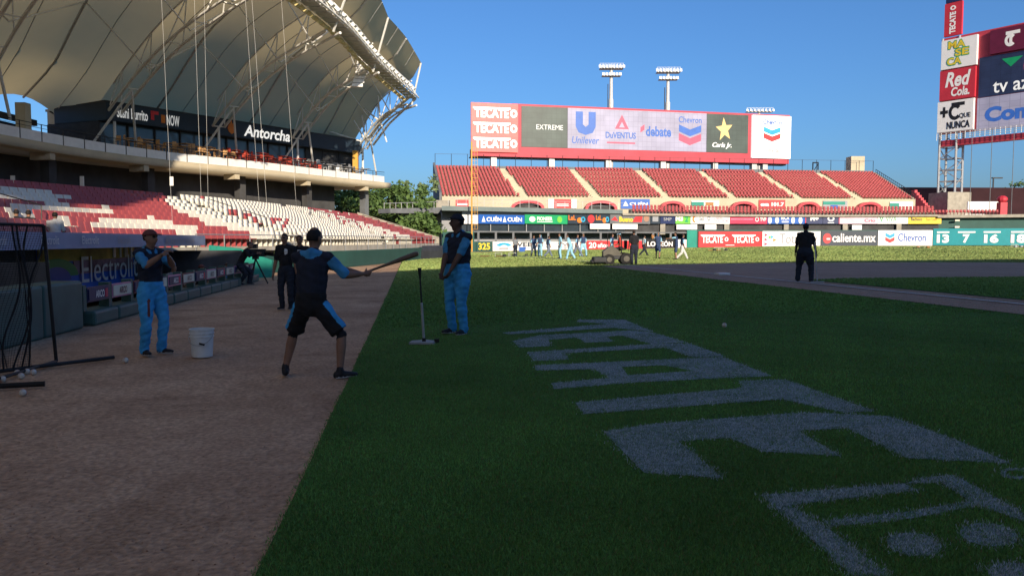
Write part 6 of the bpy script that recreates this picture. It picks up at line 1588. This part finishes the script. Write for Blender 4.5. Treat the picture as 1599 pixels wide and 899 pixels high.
# black framed hitting net at the left edge
p0 = gp(88, 567); ns = thing('hitting_net', tuple(p0), 'black framed hitting net with sagging mesh at the left edge', 'net')
top = at(68, 352, p0.y - .15); f1, f0 = gp(178, 561), gp(-40, 588); g1_, g0_ = gp(70, 603), gp(-40, 609)
for p_ in (f1, f0, g1_, g0_, p0): p_.z += .03
far_top = at(-60, 348, p0.y - .9)
q = MB(); q.tube(p0, top, .022, 8); q.build('upright', 'black_metal', ns)
q = MB(); q.tube(f0, f1, .025, 8); q.build('foot_bar', 'black_metal', ns); q = MB(); q.tube(g0_, g1_, .03, 8); q.build('foot_bar', 'rubber', ns)
q = MB(); q.tube(p0, gp(-30, 604) + Vector((0, 0, .03)), .02, 8); q.build('brace', 'black_metal', ns)
q = MB(); q.tube(top, far_top, .02, 8); q.build('top_bar', 'black_metal', ns)
NU, NVv = 46, 60
def netp(u, v_):
    a = top.lerp(far_top, u); b = gp(55 - 130 * u, 578 + 10 * u); b.z += .05
    p_ = a.lerp(b, v_); sag = math.sin(math.pi * v_) * .10
    p_.x += -.10 * math.sin(v_ * 2.6) * (1 - u) + .03 * math.sin(v_ * 9 + u * 14); p_.y += sag * math.sin(u * 9) + .05 * math.sin(v_ * 6 + u * 20); return p_
q = MB(); G = [[netp(i / NU, j / NVv) for j in range(NVv + 1)] for i in range(NU + 1)]
for i in range(NU + 1):
    for j in range(NVv):
        if j < NVv: q.tube(G[i][j], G[i][j + 1], .0022, 3)
        if i < NU: q.tube(G[i][j], G[i + 1][j], .0022, 3)
q.build('mesh', 'net_black', ns)
for k, (u, amp) in enumerate(((.02, .05), (.14, .08), (.22, .10), (.33, .06))):   # bunched folds of the slack net
    q = MB(); q.path([netp(u + .05 * math.sin(v_ * 3 + k), v_) + Vector((amp * math.sin(v_ * 3), -.02 - .02 * k, 0)) for v_ in np.linspace(0, 1, 16)], .011, 6); q.build('net_fold', 'net_black', ns)
# television camera on its pedestal
p = gp(404, 443); tv = thing('video_camera', tuple(p), 'large black video camera on a tripod beside its operator', 'camera')
hz = 1.14
q = MB(); q.box((p.x - .05, p.y, hz), (.62, .24, .28)); q.build('body', 'black_metal', tv); q = MB(); q.tube((p.x + .24, p.y, hz), (p.x + .62, p.y - .02, hz - .02), .10, 12, .12); q.build('lens', 'lens', tv)
q = MB(); q.box((p.x - .15, p.y, hz + .24), (.24, .2, .18)); q.build('viewfinder', 'black_metal', tv); q = MB(); q.box((p.x - .1, p.y, hz - .19), (.2, .16, .10)); q.build('pan_head', 'dark_grey', tv)
for a in (0.4, 2.5, 4.6): q = MB(); q.tube((p.x - .1, p.y, hz - .22), (p.x - .1 + .42 * math.cos(a), p.y + .42 * math.sin(a), .0), .03, 6); q.build('leg', 'black_metal', tv)
# chalk tool of the groundskeeper
p = gp(1276, 443); q = MB(); q.tube((p.x, p.y, p.z + .05), (p.x - .10, p.y, p.z + 1.25), .018, 6); q.box((p.x, p.y, p.z + .05), (.40, .08, .05)); solo(q, 'hand_rake', 'galv', tuple(p), 'long handled rake held by the groundskeeper on the baseline', 'rake')
# riding mower at the edge of the shade
p = gp(960, 413); mw = thing('riding_mower', tuple(p), 'riding mower with dark cutting deck and roll bar at the shadow edge', 'mower')
def mb(x, y, z, sx, sy, sz, name, mat, bev=.04, rz=0):
    q = MB(); q.box((p.x + x, p.y + y, p.z + z), (sx, sy, sz), rz); o = q.build(name, mat, mw); m_ = o.modifiers.new('b', 'BEVEL'); m_.width = bev; m_.segments = 2; return o
q = MB(); q.prism([(p.x - .65, p.y - .3, p.z + .45), (p.x + .45, p.y - .3, p.z + .45), (p.x + .12, p.y - .3, p.z + .80), (p.x - .1, p.y - .3, p.z + .98), (p.x - .35, p.y - .3, p.z + .95), (p.x - .65, p.y - .3, p.z + .7)], (0, .75, 0)); q.build('hood', 'mower_body', mw)
mb(0, .05, .38, 1.3, .9, .2, 'chassis', 'dark_grey'); mb(-.85, 0, .26, .7, 1.3, .30, 'cutting_deck', 'dark_grey', .08); mb(-1.12, .0, .16, .35, 1.1, .16, 'grass_catcher', 'black_metal', .05)
mb(.35, .1, .84, .45, .5, .12, 'seat', 'rubber'); mb(.58, .1, 1.07, .12, .5, .45, 'seat_back', 'rubber')
for x, y, r_ in ((-.35, -.45, .28), (-.35, .5, .28), (.55, -.45, .32), (.55, .5, .32)):
    q = MB(); c = Vector((p.x + x, p.y + y, p.z + r_)); q.tube(c - Vector((0, .11, 0)), c + Vector((0, .11, 0)), r_, 18); wo = q.build('wheel', 'rubber', mw); q = MB(); q.tube(c - Vector((0, .12, 0)), c + Vector((0, .12, 0)), r_ * .5, 12); q.build('rim', 'mower_body', wo)
q = MB(); q.path([(p.x + .30, p.y - .35, p.z + .6), (p.x + .28, p.y - .35, p.z + 1.62), (p.x + .28, p.y - .25, p.z + 1.70), (p.x + .28, p.y + .45, p.z + 1.70), (p.x + .28, p.y + .55, p.z + 1.62), (p.x + .3, p.y + .55, p.z + .6)], .03, 6)
q.path([(p.x + .28, p.y - .3, p.z + 1.69), (p.x - .42, p.y - .3, p.z + 1.66), (p.x - .46, p.y - .3, p.z + .9)], .025, 6); q.build('roll_bar', 'black_metal', mw)
q = MB(); q.tube((p.x - .15, p.y + .1, p.z + .95), (p.x - .02, p.y + .1, p.z + 1.2), .02, 6); q.lathe((p.x - .02, p.y + .1, p.z + 1.2), [(.17, 0), (.19, .015), (.17, .03), (.15, .015)], 16); q.build('steering_wheel', 'rubber', mw)
person('driver in red top and pale cap seated on the mower', (p.x + .33, p.y + .12, p.z + .36), R(90), 1.70, LF=(-.14, .42, .02), RF=(.14, .42, .02), hip=(0, 0, .56), chest=(0, .04), LH=(-.14, .36, .72), RH=(.14, .36, .72), of=outfit(torso='red_cloth', sleeve='red_cloth', pelvis='jean', thigh='jean', calf='jean'), voxel=.022, fine=False, cap='sky_cloth')
# gear lying on the outfield
def clutter(px, py, label, mats, spread=2.0, n=7):
    p = gp(px, py); t = thing('gear_pile', tuple(p), label, 'equipment')
    for k in range(n):
        q = MB(); x, y = p.x + random.uniform(-1, 1) * spread / 2, p.y + random.uniform(-.4, .4); z = p.z + .01
        if k % 3 == 0: q.tube((x - .4, y, z + .05), (x + .4, y + .2, z + .06), .04, 6); nm = 'bat'
        elif k % 3 == 1: q.lathe((x, y, z), [(.16, 0), (.20, .10), (.14, .2), (.05, .24)], 10); nm = 'bag'
        else: q.path([(x - .3, y, z), (x - .3, y, z + .35), (x + .3, y, z + .35), (x + .3, y, z)], .02, 5); nm = 'hurdle'
        q.build(nm, mats[k % len(mats)], t)
clutter(790, 401, 'scattered bats, bags and low hurdles at the left of the players', ['wood_bat', 'dark_grey', 'steel'], 4.0, 9)
clutter(1120, 391.5, 'small heap of gear under the red double wordmark board', ['leather', 'dark_grey', 'cream'], 2.2)
clutter(1436, 387.5, 'small heap of gear under the chevron board', ['dark_grey', 'leather', 'cream'], 2.6)
clutter(1594, 386.5, 'small heap of gear at the right edge under the teal board', ['dark_grey', 'steel', 'cream'], 1.6)
p = gp(815, 393); q = MB(); q.box((p.x, p.y, p.z + .25), (.7, .4, .5)); q.box((p.x, p.y, p.z + .53), (.74, .44, .07)); solo(q, 'cooler_box', 'ad_blue', tuple(p), 'blue cooler box on the grass near the fence', 'cooler')

# ================================================================ TREES behind the left stand
def tree(label, px, ytop, Y, w, leafmat='foliage', grp='trees beyond the left stand', nl=2600, base=0.0):
    p = at(px, 340, Y); zt = at(px, ytop, Y).z; t = thing('tree', (p.x, p.y, 0), label, 'tree', grp)
    q = MB(); hh = zt - base; top = Vector((p.x + .3, p.y, base + hh * .55)); q.tube((p.x, p.y, 0), top, .32, 8, .18)
    cl = []
    for k in range(9):
        a = random.random() * 6.28; rr = w * random.uniform(.25, .95); e = Vector((p.x + rr * math.cos(a), p.y + rr * math.sin(a) * .8, base + hh * random.uniform(.45, .95))); q.tube(top.lerp(Vector((p.x, p.y, base + hh * .3)), random.random() * .6), e, .10, 5, .03); cl.append(e)
    for k in range(14): cl.append(Vector((p.x + w * random.uniform(-1, 1), p.y + w * .7 * random.uniform(-1, 1), base + hh * random.uniform(.30, .97))))
    q.build('trunk', 'bark', t)
    cl = np.array([tuple(c) for c in cl]); ci = rng.integers(0, len(cl), nl); rad = w * .34 * (0.5 + rng.random(nl))
    dr = rng.normal(size=(nl, 3)); dr /= np.linalg.norm(dr, axis=1)[:, None]; dr[:, 2] *= .75
    c = cl[ci] + dr * (rad * rng.random(nl) ** .4)[:, None]
    a = rng.normal(size=(nl, 3)); a /= np.linalg.norm(a, axis=1)[:, None]; b = np.cross(a, rng.normal(size=(nl, 3))); b /= np.linalg.norm(b, axis=1)[:, None]
    sz_ = (.16 + .22 * rng.random(nl))[:, None]
    V = np.stack([c - a * sz_, c + b * sz_ * .6, c + a * sz_, c - b * sz_ * .6], 1).reshape(-1, 3) - np.array([p.x, p.y, 0])
    meshobj('crown', V, np.arange(nl * 4).reshape(-1, 4), [leafmat], t)
tree('dense green tree seen under the upper deck left of the column', 535, 290, 112, 3.4); tree('dense green tree right of the column under the upper deck', 585, 286, 116, 4.2, nl=3200)
tree('rounded green tree at the end of the upper deck', 632, 292, 110, 3.6, nl=3000); tree('tall thin pale tree with open crown beside the outfield stand', 656, 277, 128, 2.6, 'foliage_pale', nl=900)
tree('low green tree behind the footbridge', 668, 305, 122, 3.2); tree('low dark tree behind the far end of the seats', 612, 312, 118, 3.8); tree('broad tree behind the concourse opening', 560, 296, 132, 4.5, nl=3000)
tree('low bush-like tree below the footbridge', 650, 335, 98, 2.6, nl=1500)
tree('small dark tree on the far right horizon', 1592, 283, 190, 3.0, 'foliage', 'trees on the right horizon', 1200)
